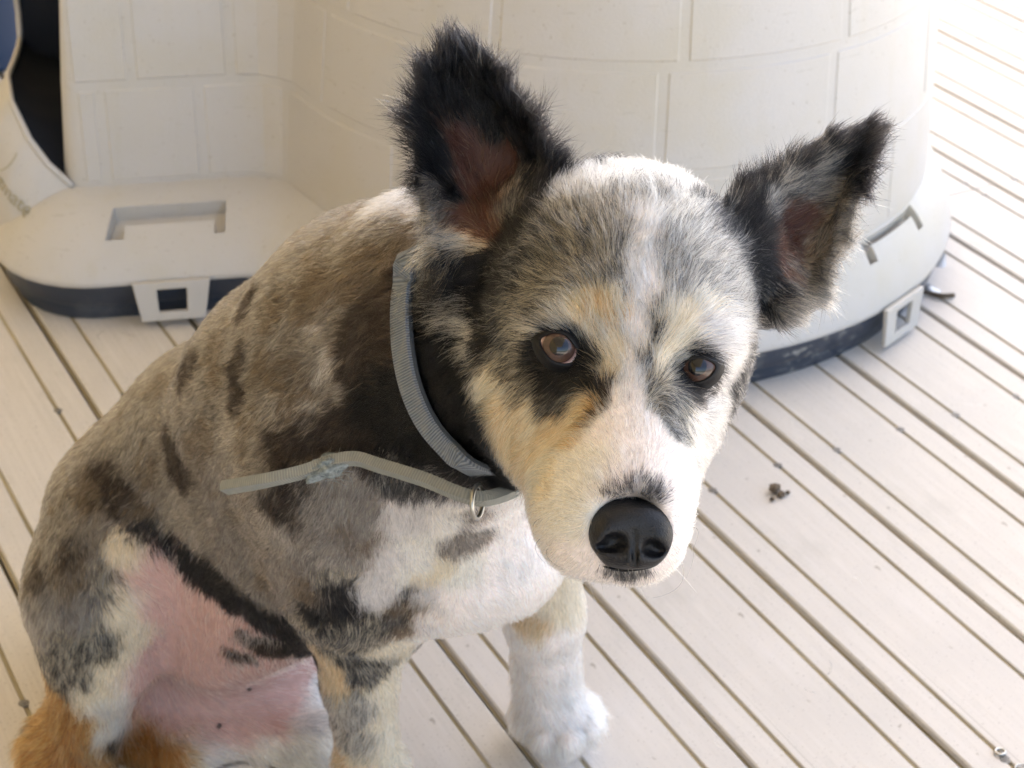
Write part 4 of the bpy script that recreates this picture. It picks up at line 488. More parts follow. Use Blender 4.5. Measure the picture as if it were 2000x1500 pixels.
GROOM = [(0.0565,0.7125,0.4787,-0.0691,0.9161,0.3949,0.0065,0.2),(0.0569,0.7322,0.4861,-0.0602,0.9392,0.3381,0.0065,0.2),(0.0398,0.7158,0.476,-0.5702,0.8207,0.0359,0.0065,0.2),(0.0739,0.7173,0.476,0.5656,0.8247,-0.0031,0.0065,0.2),(0.0256,0.7078,0.4634,-0.7274,0.551,-0.4091,0.0065,0.2),(0.0816,0.7059,0.4606,0.5903,0.63,-0.5046,0.0065,0.2),(0.0238,0.6988,0.4459,-0.5412,0.3899,-0.745,0.0065,0.2),(0.0385,0.6907,0.4403,-0.2498,0.1561,-0.9556,0.0065,0.2),(0.0557,0.689,0.4331,0.0629,0.2357,-0.9698,0.0065,0.2),(0.0776,0.6947,0.4386,0.3907,0.4233,-0.8174,0.0065,0.2),(0.0493,0.6988,0.4704,-0.3073,0.5893,0.7472,0.0065,0.2),(0.0661,0.7,0.4701,0.2751,0.7187,0.6386,0.0065,0.2),(0.0599,0.7577,0.4965,0.0167,0.9178,0.3966,0.011,0.3),(0.0613,0.7792,0.5102,-0.0048,0.7574,0.6529,0.011,0.3),(0.0637,0.7973,0.5263,-0.0013,0.7796,0.6262,0.011,0.3),(0.065,0.8171,0.5419,0.0059,0.8305,0.557,0.011,0.3),(0.0628,0.8409,0.5531,0.0281,0.9628,0.2687,0.011,0.3),(0.0585,0.8683,0.556,0.0463,0.9943,-0.0956,0.011,0.3),(0.0448,0.7806,0.5117,-0.5058,0.4938,0.7073,0.012,0.28),(0.0319,0.7872,0.5193,-0.8977,0.386,0.2122,0.012,0.28),(0.0118,0.7943,0.5147,-0.7804,0.5356,-0.3228,0.012,0.28),(-0.0064,0.8208,0.4993,-0.4269,0.7259,-0.5393,0.012,0.28),(-0.0113,0.8181,0.4824,-0.5347,0.5238,-0.6631,0.012,0.28),(0.0393,0.7998,0.53,-0.4163,0.8161,0.4009,0.012,0.28),(0.0215,0.8168,0.532,-0.6407,0.767,0.0342,0.012,0.28),(0.0034,0.8376,0.5266,-0.4986,0.8104,-0.3076,0.012,0.28),(0.0367,0.8294,0.5464,-0.3033,0.8987,0.3167,0.012,0.28),(0.0265,0.8531,0.5491,-0.1345,0.9895,0.0532,0.012,0.28),(0.0779,0.7808,0.5098,0.3848,0.6819,0.6221,0.012,0.28),(0.0908,0.7913,0.5159,0.6669,0.7017,0.2507,0.012,0.28),(0.1072,0.7975,0.51,0.7474,0.5541,-0.3667,0.012,0.28),(0.1203,0.8128,0.4957,0.2947,0.7978,-0.526,0.012,0.28),(0.0806,0.8054,0.5283,0.3661,0.8039,0.4687,0.012,0.28),(0.097,0.8177,0.528,0.5786,0.8099,0.0963,0.012,0.28),(0.115,0.8357,0.5191,0.4682,0.8205,-0.328,0.012,0.28),(0.0868,0.8398,0.5457,0.2971,0.942,0.1561,0.012,0.28),(0.1009,0.8445,0.5379,0.3602,0.9322,-0.0348,0.012,0.28),(0.0026,0.7923,0.4705,-0.5514,-0.1543,-0.8199,0.01,0.25),(-0.0107,0.8038,0.4662,-0.5784,0.1531,-0.8013,0.01,0.25),(0.011,0.7634,0.4584,-0.377,-0.3909,-0.8397,0.01,0.25),(0.0005,0.7806,0.4562,-0.5019,0.0346,-0.8642,0.01,0.25),(0.0089,0.7518,0.4414,-0.1704,0.5838,-0.7938,0.01,0.25),(0.0281,0.7581,0.4775,-0.5031,-0.384,-0.7743,0.01,0.25),(0.1035,0.7862,0.4805,0.3668,0.5648,-0.7392,0.01,0.25),(0.1163,0.8065,0.4748,0.2824,0.7319,-0.6202,0.01,0.25),(0.0956,0.7635,0.4611,0.3483,0.3143,-0.8831,0.01,0.25),(0.0775,0.7479,0.4856,0.4596,-0.5663,-0.6841,0.01,0.25),(-0.0503,0.8995,0.5399,-0.6733,-0.7088,0.2104,0.016,0.34),(-0.0552,0.9135,0.5546,-0.9794,0.144,0.1417,0.016,0.34),(-0.0494,0.9347,0.5758,-0.5619,-0.0844,0.8229,0.016,0.34),(-0.0362,0.9533,0.5898,-0.1269,0.6225,0.7723,0.016,0.34),(-0.0158,0.9387,0.5782,0.385,0.4321,0.8156,0.016,0.34),(0.0017,0.9172,0.5636,0.6076,0.0315,0.7936,0.016,0.34),(0.0186,0.8904,0.5521,0.7888,0.518,0.3309,0.016,0.34),(-0.027,0.9417,0.5615,-0.2154,0.2428,0.9459,0.011,0.25),(-0.0315,0.9177,0.532,-0.6773,-0.04,0.7346,0.011,0.25),(-0.0384,0.8838,0.5171,-0.6447,-0.7636,0.0363,0.011,0.25),(-0.0032,0.9234,0.5302,0.2905,0.5012,0.8151,0.011,0.25),(-0.0138,0.8924,0.5229,-0.0271,0.9724,0.2316,0.011,0.25),(0.0054,0.8871,0.5352,0.5058,0.2789,0.8163,0.011,0.25),(0.1351,0.8948,0.5414,0.1715,0.5302,0.8303,0.013,0.28),(0.1652,0.9204,0.5489,0.5078,0.6338,0.5835,0.013,0.28),(0.1953,0.9376,0.5544,0.8969,0.3039,0.3213,0.013,0.28),(0.1891,0.9205,0.5372,0.9232,-0.383,-0.033,0.013,0.28),(0.1774,0.9016,0.5179,0.3756,-0.911,0.1704,0.013,0.28),(0.1651,0.8769,0.4988,0.5018,-0.8643,0.0361,0.013,0.28),(0.1617,0.9173,0.5254,0.7938,0.6008,0.0943,0.012,0.3),(0.1424,0.8972,0.5252,0.493,0.866,-0.0838,0.012,0.3),(0.1593,0.8983,0.5001,0.8911,0.4431,-0.098,0.012,0.3),(0.153,0.8636,0.4931,0.9075,-0.1676,-0.3851,0.012,0.3),(0.1466,0.851,0.4873,0.7806,-0.2581,-0.5692,0.012,0.3),(0.1232,0.8751,0.5293,0.3017,0.7962,0.5245,0.012,0.3),(-0.0433,0.871,0.483,-0.6472,0.4467,-0.6177,0.018,0.5),(-0.0284,0.8488,0.4768,-0.7786,0.2139,-0.59,0.018,0.5),(-0.0348,0.8664,0.4983,-0.7282,0.1249,-0.6739,0.018,0.5),(-0.0332,0.8354,0.459,-0.5643,0.0624,-0.8232,0.0065,0.36),(-0.0682,0.8581,0.4245,-0.576,0.3077,-0.7573,0.0065,0.36),(-0.0883,0.9027,0.4644,-0.7488,0.1879,-0.6357,0.0065,0.36),(-0.1333,0.93,0.4345,-0.7248,0.253,-0.6408,0.0065,0.36),(-0.1755,0.949,0.3796,-0.5371,0.4476,-0.715,0.0065,0.36),(-0.224,0.9947,0.2995,-0.3813,0.5738,-0.7248,0.0065,0.36),(-0.2678,1.0218,0.2469,-0.4964,-0.5113,-0.7015,0.0065,0.36),(-0.1169,0.8685,0.3679,-0.5094,-0.2707,-0.8169,0.0065,0.36),(-0.1584,0.8906,0.3144,-0.2537,0.6911,-0.6768,0.0065,0.36),(-0.0936,0.8596,0.3203,-0.2564,0.1841,-0.9489,0.0065,0.36),(-0.1991,0.9619,0.2414,-0.4186,0.5132,-0.7493,0.0065,0.36),(-0.305,0.9989,0.2106,-0.0862,-0.7726,-0.629,0.0065,0.36),(-0.0636,0.9271,0.4949,-0.8042,-0.4639,-0.3715,0.0065,0.36),(-0.1064,0.8784,0.2554,-0.1122,0.2866,-0.9515,0.009,0.35),(-0.0996,0.9197,0.1584,-0.042,0.2245,-0.9736,0.009,0.35),(-0.0951,0.9312,0.0937,0.0332,0.1401,-0.9896,0.009,0.35),(-0.0739,0.9001,0.2104,-0.0219,0.5585,-0.8292,0.009,0.35),(-0.2874,0.9644,0.1721,-0.125,-0.2935,-0.9478,0.009,0.35),(-0.2778,0.9644,0.1273,-0.2441,0.0541,-0.9682,0.009,0.35),(-0.2603,0.9746,0.187,0.5575,-0.1039,-0.8237,0.009,0.35),(0.029,0.9837,0.1674,0.0334,0.1055,-0.9939,0.009,0.35),(0.0272,0.9961,0.1111,0.0297,0.3711,-0.9281,0.009,0.35),(0.0262,0.9846,0.1439,0.0317,0.1134,-0.993,0.009,0.35),(0.0365,1.0056,0.0547,0.0327,-0.2262,-0.9735,0.012,0.42),(0.0557,1.0073,0.0439,0.4594,-0.1319,-0.8784,0.012,0.42),(0.0218,1.0084,0.0467,-0.2466,0.0553,-0.9675,0.012,0.42),(0.0321,1.0052,0.0746,-0.0266,0.2178,-0.9756,0.012,0.42),(-0.3262,0.9827,0.0476,-0.7327,0.1294,-0.6681,0.014,0.5),(-0.3023,0.976,0.0497,-0.1089,0.0401,-0.9932,0.014,0.5),(-0.2598,1.0102,0.0147,0.3279,-0.8869,-0.3254,0.014,0.5),(-0.2223,1.0152,0.0165,0.9118,-0.3101,-0.269,0.014,0.5),(-0.1603,1.0097,0.0188,0.8785,-0.47,-0.0856,0.014,0.5),(-0.0281,0.8759,0.3105,0.0752,0.4723,-0.8782,0.009,0.3),(0.0028,0.9022,0.2804,0.2924,0.1426,-0.9456,0.009,0.3),(-0.0438,0.8861,0.2634,0.0603,0.1675,-0.984,0.009,0.3),(-0.0123,0.8936,0.2466,0.1997,0.2038,-0.9584,0.009,0.3),(-0.0515,0.8588,0.3408,-0.131,0.3661,-0.9213,0.009,0.3),(-0.0663,0.8894,0.24,0.034,0.2526,-0.967,0.009,0.3),(-0.2291,0.9913,0.1295,0.0143,0.2222,-0.9749,0.007,0.3),(-0.2011,1.0182,0.0598,0.7943,0.5183,-0.3171,0.007,0.3)]
def smin(a, b, k):
    h = np.maximum(k-np.abs(a-b), 0)/k; return np.minimum(a, b)-h*h*k*.25
def rcone(p, a, b, ra, rb):
    ba = b-a; l2 = ba@ba; rr = ra-rb; a2 = l2-rr*rr; il2 = 1/l2
    pa = p-a; y = pa@ba; z = y-l2; q = pa*l2-y[:, None]*ba; x2 = np.einsum('ij,ij->i', q, q); y2 = y*y*l2; z2 = z*z*l2
    k = np.sign(rr)*rr*rr*x2
    out = (np.sqrt(np.maximum(x2*a2*il2, 0))+y*rr)*il2-ra
    m1 = np.sign(z)*a2*z2 > k; m2 = (~m1) & (np.sign(y)*a2*y2 < k)
    out = np.where(m1, np.sqrt(x2+z2)*il2-rb, out); return np.where(m2, np.sqrt(x2+y2)*il2-ra, out)
def ell(p, c, r, M):
    q = (p-c)@M.T; k0 = np.linalg.norm(q/r, axis=1); k1 = np.linalg.norm(q/(r*r), axis=1)
    return np.where(k1 > 1e-9, k0*(k0-1)/np.maximum(k1, 1e-9), -r.min())
def tri(p, a, b, c, t):
    ba = b-a; pa = p-a; cb = c-b; pb = p-b; ac = a-c; pc = p-c; n = np.cross(ba, ac)
    s = np.sign(pa@np.cross(ba, n))+np.sign(pb@np.cross(cb, n))+np.sign(pc@np.cross(ac, n))
    def sg(e, q):
        h = np.clip(q@e/(e@e), 0, 1); d = e*h[:, None]-q; return np.einsum('ij,ij->i', d, d)
    e = np.minimum(np.minimum(sg(ba, pa), sg(cb, pb)), sg(ac, pc)); return np.sqrt(np.where(s < 2, e, (pa@n)**2/(n@n)))-t
def prep(PR):
    out = []
    for q in PR:
        t = q[0]
        if t in ('c', '-c'): out.append((t, rcone, [np.array(q[1]), np.array(q[2]), q[3], q[4]], q[5]))
        elif t in ('e', '-e'): out.append((t, ell, [np.array(q[1]), np.array(q[2]), np.array(q[3])], q[4]))
        else: out.append((t, tri, [np.array(q[1]), np.array(q[2]), np.array(q[3]), q[4]], q[5]))
    return out
def sdf(PP, p, cull=None):
    d = np.full(len(p), 9.)
    if cull is not None: c0 = p.mean(0, keepdims=True)
    for t, fn, ar, k in PP:
        if cull is not None and fn(c0, *ar)[0] > cull: continue
        x = fn(p, *ar)
        d = -smin(-d, x, k) if t[0] == '-' else smin(d, x, k)
    return d
def grad(PP, p, cull=None, e=6e-4):
    g = np.stack([sdf(PP, p+e*np.eye(3)[i])-sdf(PP, p-e*np.eye(3)[i]) for i in range(3)], 1)
    return g/np.maximum(np.linalg.norm(g, axis=1, keepdims=True), 1e-9)
def chunked(fn, PP, p, size=.06):
    key = np.floor(p/size).astype(int); _, inv = np.unique(key, axis=0, return_inverse=True); inv = inv.ravel()
    order = np.argsort(inv, kind='stable'); b = np.flatnonzero(np.r_[True, np.diff(inv[order]) > 0, True]); res = None
    for i in range(len(b)-1):
        ix = order[b[i]:b[i+1]]; c0 = p[ix].mean(0, keepdims=True); sub = [q for q in PP if q[1](c0, *q[2])[0] < size*.9+.065]
        r = fn(sub, p[ix]) if sub else np.full(len(ix), 1.)
        if res is None: res = np.zeros((len(p),)+r.shape[1:])
        res[ix] = r
    return res
def surface_nets(PP, lo, hi, h, ch=28):
    n = np.ceil((np.array(hi)-np.array(lo))/h).astype(int)+2; D = np.ones(n, np.float32); lo = np.array(lo)
    for i in range(0, n[0], ch):
        for j in range(0, n[1], ch):
            for k in range(0, n[2], ch):
                a = np.array((i, j, k)); b = np.minimum(a+ch, n); ce = lo+(a+b)/2*h; hd = np.linalg.norm((b-a)*h)/2
                c0 = ce[None]; sub = [q for q in PP if q[1](c0, *q[2])[0] < hd*1.15+.065]
                if not sub: continue
                if sdf(sub, c0)[0] > hd*1.3+.01: continue
                g = np.stack(np.meshgrid(*[np.arange(a[m], b[m]) for m in range(3)], indexing='ij'), -1).reshape(-1, 3)
                D[a[0]:b[0], a[1]:b[1], a[2]:b[2]] = sdf(sub, lo+g*h).reshape(b-a)
    I = D < 0
    cnt = np.zeros(n-1, np.int8)
    cs = [(x, y, z) for x in (0, 1) for y in (0, 1) for z in (0, 1)]
    sl = lambda o: tuple(slice(o[m], n[m]-1+o[m]) for m in range(3))
    for o in cs: cnt += I[sl(o)]
    act = np.argwhere((cnt > 0) & (cnt < 8)); idx = np.full(n-1, -1, np.int32); idx[tuple(act.T)] = np.arange(len(act))
    acc = np.zeros((len(act), 3)); w = np.zeros(len(act))
    for o1 in cs:
        for m in range(3):
            if o1[m]: continue
            o2 = list(o1); o2[m] = 1
            d1 = D[tuple((act+o1).T)]; d2 = D[tuple((act+o2).T)]; cr = (d1 < 0) != (d2 < 0)
            t = np.where(cr, d1/np.where(cr, d1-d2, 1), 0); p = act+np.array(o1, float); p[:, m] += t
            acc[cr] += p[cr]; w += cr
    V = lo+acc/w[:, None]*h
    Q = []
    for m in range(3):
        a1, a2 = (m+1) % 3, (m+2) % 3
        s0 = [slice(1, n[q]-1) for q in range(3)]; s1 = list(s0); s0[m] = slice(0, n[m]-1); s1[m] = slice(1, n[m])
        x0, x1 = I[tuple(s0)], I[tuple(s1)]; e = np.argwhere(x0 != x1)
        off = np.ones(3, int); off[m] = 0; e = e+off; ins = I[tuple(e.T)]
        def ci(da, db):
            q = e.copy(); q[:, a1] -= da; q[:, a2] -= db; return idx[tuple(q.T)]
        quad = np.stack([ci(1, 1), ci(0, 1), ci(0, 0), ci(1, 0)], 1)
        quad[~ins] = quad[~ins][:, ::-1]; Q.append(quad)
    Q = np.concatenate(Q); Q = Q[(Q >= 0).all(1)]
    return V, Q
PP = prep(PRIMS)
V, Q = surface_nets(PP, (-.56, .60, -.03), (.32, 1.50, .66), .0026)
for _ in range(2):
    d = chunked(lambda s, p: sdf(s, p), PP, V); g = chunked(lambda s, p: grad(s, p), PP, V); V = V-g*np.clip(d, -.002, .002)[:, None]
keep = V[:, 2] > -.004
NRM = chunked(lambda s, p: grad(s, p), PP, V)
fl = V[:, 2] < .0015; V[fl, 2] = .0015

# ------------------------------------------------------------------ dog: coat markings
# type -> list of (colour, weight)
TYPES = {'W': [((.68, .635, .55), 1)], 'N': [((.90, .81, .67), 1)], 'V': [((.74, .67, .55), .75), ((.78, .74, .68), .25)], 'C': [((.64, .51, .34), .7), ((.70, .61, .47), .3)],
 'T': [((.52, .33, .18), .65), ((.60, .45, .29), .35)], 'J': [((.40, .22, .085), .75), ((.55, .38, .2), .25)], 'X': [((.0025, .0023, .0025), .93), ((.012, .011, .012), .1)], 'O': [((.30, .125, .035), .5), ((.46, .28, .13), .3), ((.12, .05, .02), .2)], 'R': [((.62, .45, .37), .5), ((.72, .64, .56), .5)],
 'G': [((.138, .120, .104), .5), ((.235, .21, .183), .32), ((.055, .047, .041), .18)], 'H': [((.265, .238, .208), .7), ((.13, .11, .092), .3)],
 'U': [((.06, .042, .028), .6), ((.115, .09, .066), .4)], 'B': [((.013, .009, .007), .75), ((.05, .037, .029), .25)], 'K': [((.004, .0036, .004), .82), ((.02, .019, .019), .12), ((.09, .08, .068), .06)],
 'D': [((.010, .010, .011), .6), ((.06, .058, .056), .2), ((.42, .39, .34), .2)], 'Z': [((.016, .015, .014), .47), ((.46, .39, .28), .53)], 'Y': [((.045, .043, .042), .27), ((.46, .42, .36), .73)],
 'L': [((.50, .47, .44), .8), ((.30, .28, .265), .2)], 'M': [((.36, .31, .25), .5), ((.03, .028, .026), .5)], 'P': [((.72, .62, .56), 1)], 'S': [((.06, .026, .016), .72), ((.14, .08, .05), .16), ((.30, .24, .17), .12)]}
SKIN = {'P': (.40, .24, .205), 'S': (.055, .021, .014), 'W': (.66, .57, .52), 'N': (.70, .60, .55), 'R': (.60, .34, .28), 'L': (.45, .40, .37)}
KEYS = list(TYPES); KI = {k: i for i, k in enumerate(KEYS)}
AP = np.array([c[:3] for c in COAT]); AT = np.array([KI[c[3]] for c in COAT]); AR = np.array([c[4] for c in COAT])
def vnoise(p, f, seed):
    r = np.random.default_rng(seed); out = np.zeros(len(p))
    for k in range(7):
        d = r.normal(size=3); d /= np.linalg.norm(d); out += np.sin(p@d*f*(.6+.9*r.random())*6.283+r.random()*6.283)
    return out/7*1.9
def coat_prob(p):
    q = p.copy()
    for i in range(3): q[:, i] += .0042*vnoise(p, 34, 20+i)+.0018*vnoise(p, 110, 40+i)
    W = np.zeros((len(p), len(KEYS)))
    for s in range(0, len(p), 20000):
        x = q[s:s+20000]; d2 = ((x[:, None, :]-AP[None])**2).sum(-1)
        lw = -d2/(AR*AR)*1.0; 
        lw -= np.log(AR/.012)*.35
        m = lw.max(1, keepdims=True); sh = np.where(np.linalg.norm(x-np.array((0.0573,0.8343,0.4814)), axis=1) < .15, 2.0, 1.8)[:, None]; e = np.exp(sh*(lw-m))
        far = np.exp(2.0*(-14-m)).clip(0, 50)
        for k in range(len(KEYS)):
            sel = AT == k
            if sel.any(): W[s:s+20000, k] = e[:, sel].sum(1)
        hd = np.linalg.norm(p[s:s+20000]-np.array((0.0643,0.8089,0.4591)), axis=1) < .105
        W[s:s+20000, KI['G']] += far[:, 0]*~hd; W[s:s+20000, KI['Y']] += far[:, 0]*hd
    W /= W.sum(1, keepdims=True); g_ = W[:, KI['G']].copy(); a_ = np.clip(vnoise(p, 20, 70)+.5*vnoise(p, 52, 75)-.3, 0, .55); b_ = np.clip(-vnoise(p, 17, 80)-.5*vnoise(p, 45, 85)-.3, 0, .6)
    W[:, KI['U']] += g_*a_; W[:, KI['H']] += g_*b_*.8; W[:, KI['G']] -= g_*(a_+.8*b_).clip(0, .95)
    W = W.clip(0, 1); return W/W.sum(1, keepdims=True)
MEANC = np.array([np.sum([np.array(c)*w for c, w in TYPES[k]], 0) for k in KEYS])
SKINC = np.array([SKIN.get(k, tuple(MEANC[i]*.75)) for i, k in enumerate(KEYS)])
dog = empty('dog', (-.12, 1.12, 0)); DO = np.array((-.12, 1.12, 0))
tag(dog, 'blue merle dog with tan and white face and upright black ears sitting on the deck', 'dog')
pb = coat_prob(V)
msk = Mat('dog_skin', (.5, .3, .25), .62, .3); at = msk.n('ShaderNodeAttribute'); at.attribute_name = 'coat'
nz = msk.noise(msk.coord(), 160, 4, .6); msk.base(msk.mix(.35, at.outputs['Color'], msk.mix(1.0, at.outputs['Color'], msk.ramp(nz, (.3, g3(.55)), (.7, g3(1.25))), 'MULTIPLY'), 'MIX')).bump(nz, .3, .0012)
msk.b.inputs['Subsurface Weight'].default_value = 0
body = bpy.data.meshes.new('body'); body.vertices.add(len(V)); body.vertices.foreach_set('co', (V-DO).astype(np.float32).ravel())
nq = len(Q); body.loops.add(nq*4); body.loops.foreach_set('vertex_index', Q.astype(np.int32).ravel()); body.polygons.add(nq)
body.polygons.foreach_set('loop_start', np.arange(0, nq*4, 4, dtype=np.int32)); body.polygons.foreach_set('loop_total', np.full(nq, 4, np.int32)); body.update(calc_edges=True)
body.polygons.foreach_set('use_smooth', [True]*nq); body.materials.append(msk.m)
ca = body.color_attributes.new('coat', 'FLOAT_COLOR', 'POINT'); ca.data.foreach_set('color', np.c_[pb@SKINC, np.ones(len(V))].astype(np.float32).ravel())
ec = pb@SKINC
for cx_, hx_, hy_ in ((np.array((0.0228,0.7764,0.5018)), .0185, .0155), (np.array((0.0921,0.7764,0.4921)), .0165, .0135)):
    q_ = (V-cx_)@np.array((tuple(RT), tuple(UP), tuple(FW))).T; r_ = np.sqrt((q_[:, 0]/hx_)**2+(q_[:, 1]/hy_)**2); k_ = np.where(np.abs(q_[:, 2]) < .03, np.clip((1.05-r_)/.25, 0, 1), 0)[:, None]
    ec = ec*(1-k_)+np.array((.010, .0095, .010))*k_
ca.data.foreach_set('color', np.c_[ec, np.ones(len(V))].astype(np.float32).ravel())
body_o = link(bpy.data.objects.new('body', body), dog)

# ------------------------------------------------------------------ eyes, lids
EYES = [dict(c=(0.0231,0.7855,0.4965), poly=[(0.0133,0.7775,0.5055), (0.0161,0.7788,0.5075), (0.0206,0.7795,0.5087), (0.0257,0.7789,0.5078), (0.0299,0.7766,0.504), (0.0323,0.7741,0.4999), (0.0306,0.7722,0.4969), (0.0256,0.7715,0.4957), (0.0197,0.7723,0.497), (0.0153,0.7747,0.5008)], gaze=(0.0099,0.452,0.7378)),
        dict(c=(0.0931,0.7855,0.487), poly=[(0.0839,0.7745,0.491), (0.0853,0.7766,0.4945), (0.0885,0.7777,0.4963), (0.0931,0.7783,0.4972), (0.098,0.7776,0.4961), (0.1008,0.7764,0.4942), (0.0999,0.7746,0.4911), (0.0962,0.7728,0.4882), (0.0909,0.7719,0.4868), (0.0865,0.7728,0.4882)], gaze=(0.0482,0.4488,0.7327))]
me_ = Mat('eye', (.03, .012, .006), .10, .35)
tcn = me_.n('ShaderNodeTexCoord'); sp = me_.n('ShaderNodeSeparateXYZ'); me_.l(tcn.outputs['Object'], sp.inputs[0])
dv = me_.n('ShaderNodeMath'); dv.operation = 'MULTIPLY'; dv.inputs[1].default_value = 1/.0112; me_.l(sp.outputs['Z'], dv.inputs[0])
ac = me_.n('ShaderNodeMath'); ac.operation = 'ARCCOSINE'; me_.l(dv.outputs[0], ac.inputs[0])
nn = me_.noise(me_.coord((900, 900, 60)), 1, 3)
iris = me_.mix(nn, (.038, .019, .013), (.075, .040, .029))
c = me_.ramp(ac.outputs[0], (0, (.003, .002, .002)), (.36, (.003, .002, .002)), (.42, (.05, .02, .01)), (.74, (.06, .024, .012)), (.80, (.012, .007, .005)), (.86, (.24, .13, .11)), (1.0, (.48, .36, .32)))
isr = me_.ramp(ac.outputs[0], (.36, g3(0)), (.43, g3(1)), (.74, g3(1)), (.80, g3(0)))
c = me_.mix(isr, c, iris); me_.base(c); me_.b.inputs['Coat Weight'].default_value = .3; me_.b.inputs['Coat Roughness'].default_value = .02
ml = Mat('lid_skin', (.004, .0037, .004), .5, .22); ml.bump(ml.noise(ml.coord(), 1500, 2), .4, .0006)
def smooth_closed(pts, n):
    P_ = [Vector(p) for p in pts]; m = len(P_); out = []
    for i in range(m):
        a, b, c_, d = P_[i-1], P_[i], P_[(i+1) % m], P_[(i+2) % m]
        for k in range(n):
            t = k/n; out.append(.5*((2*b)+(c_-a)*t+(2*a-5*b+4*c_-d)*t*t+(3*b-a-3*c_+d)*t**3))
    return out
CAMP = Vector((0, 0, CAMZ))
for e in EYES:
    c0 = Vector(e['c']); bm = bmesh.new(); bmesh.ops.create_uvsphere(bm, u_segments=48, v_segments=32, radius=.0112)
    for v_ in bm.verts:                                   # corneal bulge round the gaze axis
        a = math.acos(max(-1, min(1, v_.co.z/.0112)))
        if a < .72: v_.co *= 1+.055*(math.cos(a/.72*math.pi)*.5+.5)
    o = from_bm('eye', bm, me_.m, dog, True); o.location = c0-Vector(DO); o.rotation_euler = (Vector(e['gaze'])-c0).to_track_quat('Z', 'Y').to_euler()
    ringp = []
    for p in smooth_closed(e['poly'], 5):
        dr_ = (p-CAMP).normalized(); oc = CAMP-c0; b_ = oc.dot(dr_); cc = oc.dot(oc)-.0116**2; di = b_*b_-cc
        t = -b_-math.sqrt(di) if di > 0 else -b_
        ringp.append(CAMP+dr_*t)
    e['ring'] = ringp
    # lid: rolled edge and a short skirt that runs back under the fur
    nrm = (CAMP-c0).normalized(); cen = sum(ringp, Vector())/len(ringp); v, f = [], []
    for p in ringp:
        o_ = (p-cen); o_ -= nrm*o_.dot(nrm); L_ = o_.length; o_.normalize()
        for du, dn in ((-.0003, -.0016), (-.0004, -.0006), (-.0002, .0001), (.0003, .0003), (.0009, .0001), (.0020, -.0008), (.0034, -.0028), (.0048, -.0066)): v.append(tuple(p+o_*du+nrm*dn-Vector(DO)))
    m = len(ringp)
    for i in range(m):
        for k in range(7): f.append((i*8+k, i*8+k+1, ((i+1) % m)*8+k+1, ((i+1) % m)*8+k))
    mesh('eyelid', v, f, ml.m, dog)

def spline0(P_, n=5):
    out = []
    for i in range(len(P_)-1):
        a, b, c_, d = P_[max(i-1, 0)], P_[i], P_[i+1], P_[min(i+2, len(P_)-1)]
        for k in range(n): t = k/n; out.append(.5*((2*b)+(c_-a)*t+(2*a-5*b+4*c_-d)*t*t+(3*b-a-3*c_+d)*t**3))
    return out+[P_[-1]]
# ------------------------------------------------------------------ nose
VM = np.array((tuple(RT), tuple(UP), tuple(FW)))
NP = prep([
 ('e', (0.0584,0.7029,0.447), (.0172, .0120, .0160), VM, .004), ('e', (0.0466,0.695,0.4494), (.0088, .0118, .012), VM, .008), ('e', (0.0695,0.6959,0.4471), (.0080, .0113, .011), VM, .008),
 ('e', (0.058,0.7029,0.4548), (.0125, .0070, .0125), VM, .008), ('e', (0.0603,0.6909,0.4391), (.0100, .0060, .011), VM, .008), ('e', (0.0521,0.6945,0.4373), (.0080, .0055, .009), VM, .006),
 ('-e', (0.0501,0.6817,0.4528), (.0062, .0048, .0105), VM, .003), ('-e', (0.046,0.6831,0.4492), (.0056, .0026, .008), VM, .002), ('-e', (0.0679,0.6821,0.4499), (.0052, .0044, .0105), VM, .003), ('-e', (0.0716,0.6839,0.4468), (.0046, .0026, .008), VM, .002),
 ('-c', (0.0587,0.6869,0.4558), (0.0601,0.6809,0.44), .0011, .0013, .002)])
nc = np.array((0.0582,0.6984,0.4473))
Vn, Qn = surface_nets(NP, nc-.03, nc+.03, .0008, 40)
for _ in range(2): Vn = Vn-grad(NP, Vn, e=2e-4)*np.clip(sdf(NP, Vn), -.0006, .0006)[:, None]
mno = Mat('nose_leather', (.012, .012, .014), .43, .28); vo = mno.n('ShaderNodeTexVoronoi'); vo.inputs['Scale'].default_value = 1250; mno.l(mno.coord(), vo.inputs['Vector'])
mno.bump(mno.mix(mno.noise(mno.coord(), 130, 3), vo.outputs['Distance'], mno.noise(mno.coord(), 700, 3)), .75, .0007); mno.base(mno.ramp(mno.noise(mno.coord(), 260, 4), (.3, (.0035, .0035, .004)), (.75, (.011, .0105, .0115)))); mno.b.inputs['Coat Weight'].default_value = .04; mno.b.inputs['Coat Roughness'].default_value = .2
mesh('nose', Vn-DO, Qn, mno.m, dog)
# mouth line under the nose
tube('lip', spline0([Vector(p)-Vector(DO) for p in ((0.0455,0.6896,0.4334), (0.0538,0.6884,0.4324), (0.0618,0.6882,0.4337), (0.0693,0.6895,0.4349), (0.0734,0.6912,0.437))]), lambda t: .0003+.0007*math.sin(math.pi*t), ml.m, dog, 10)

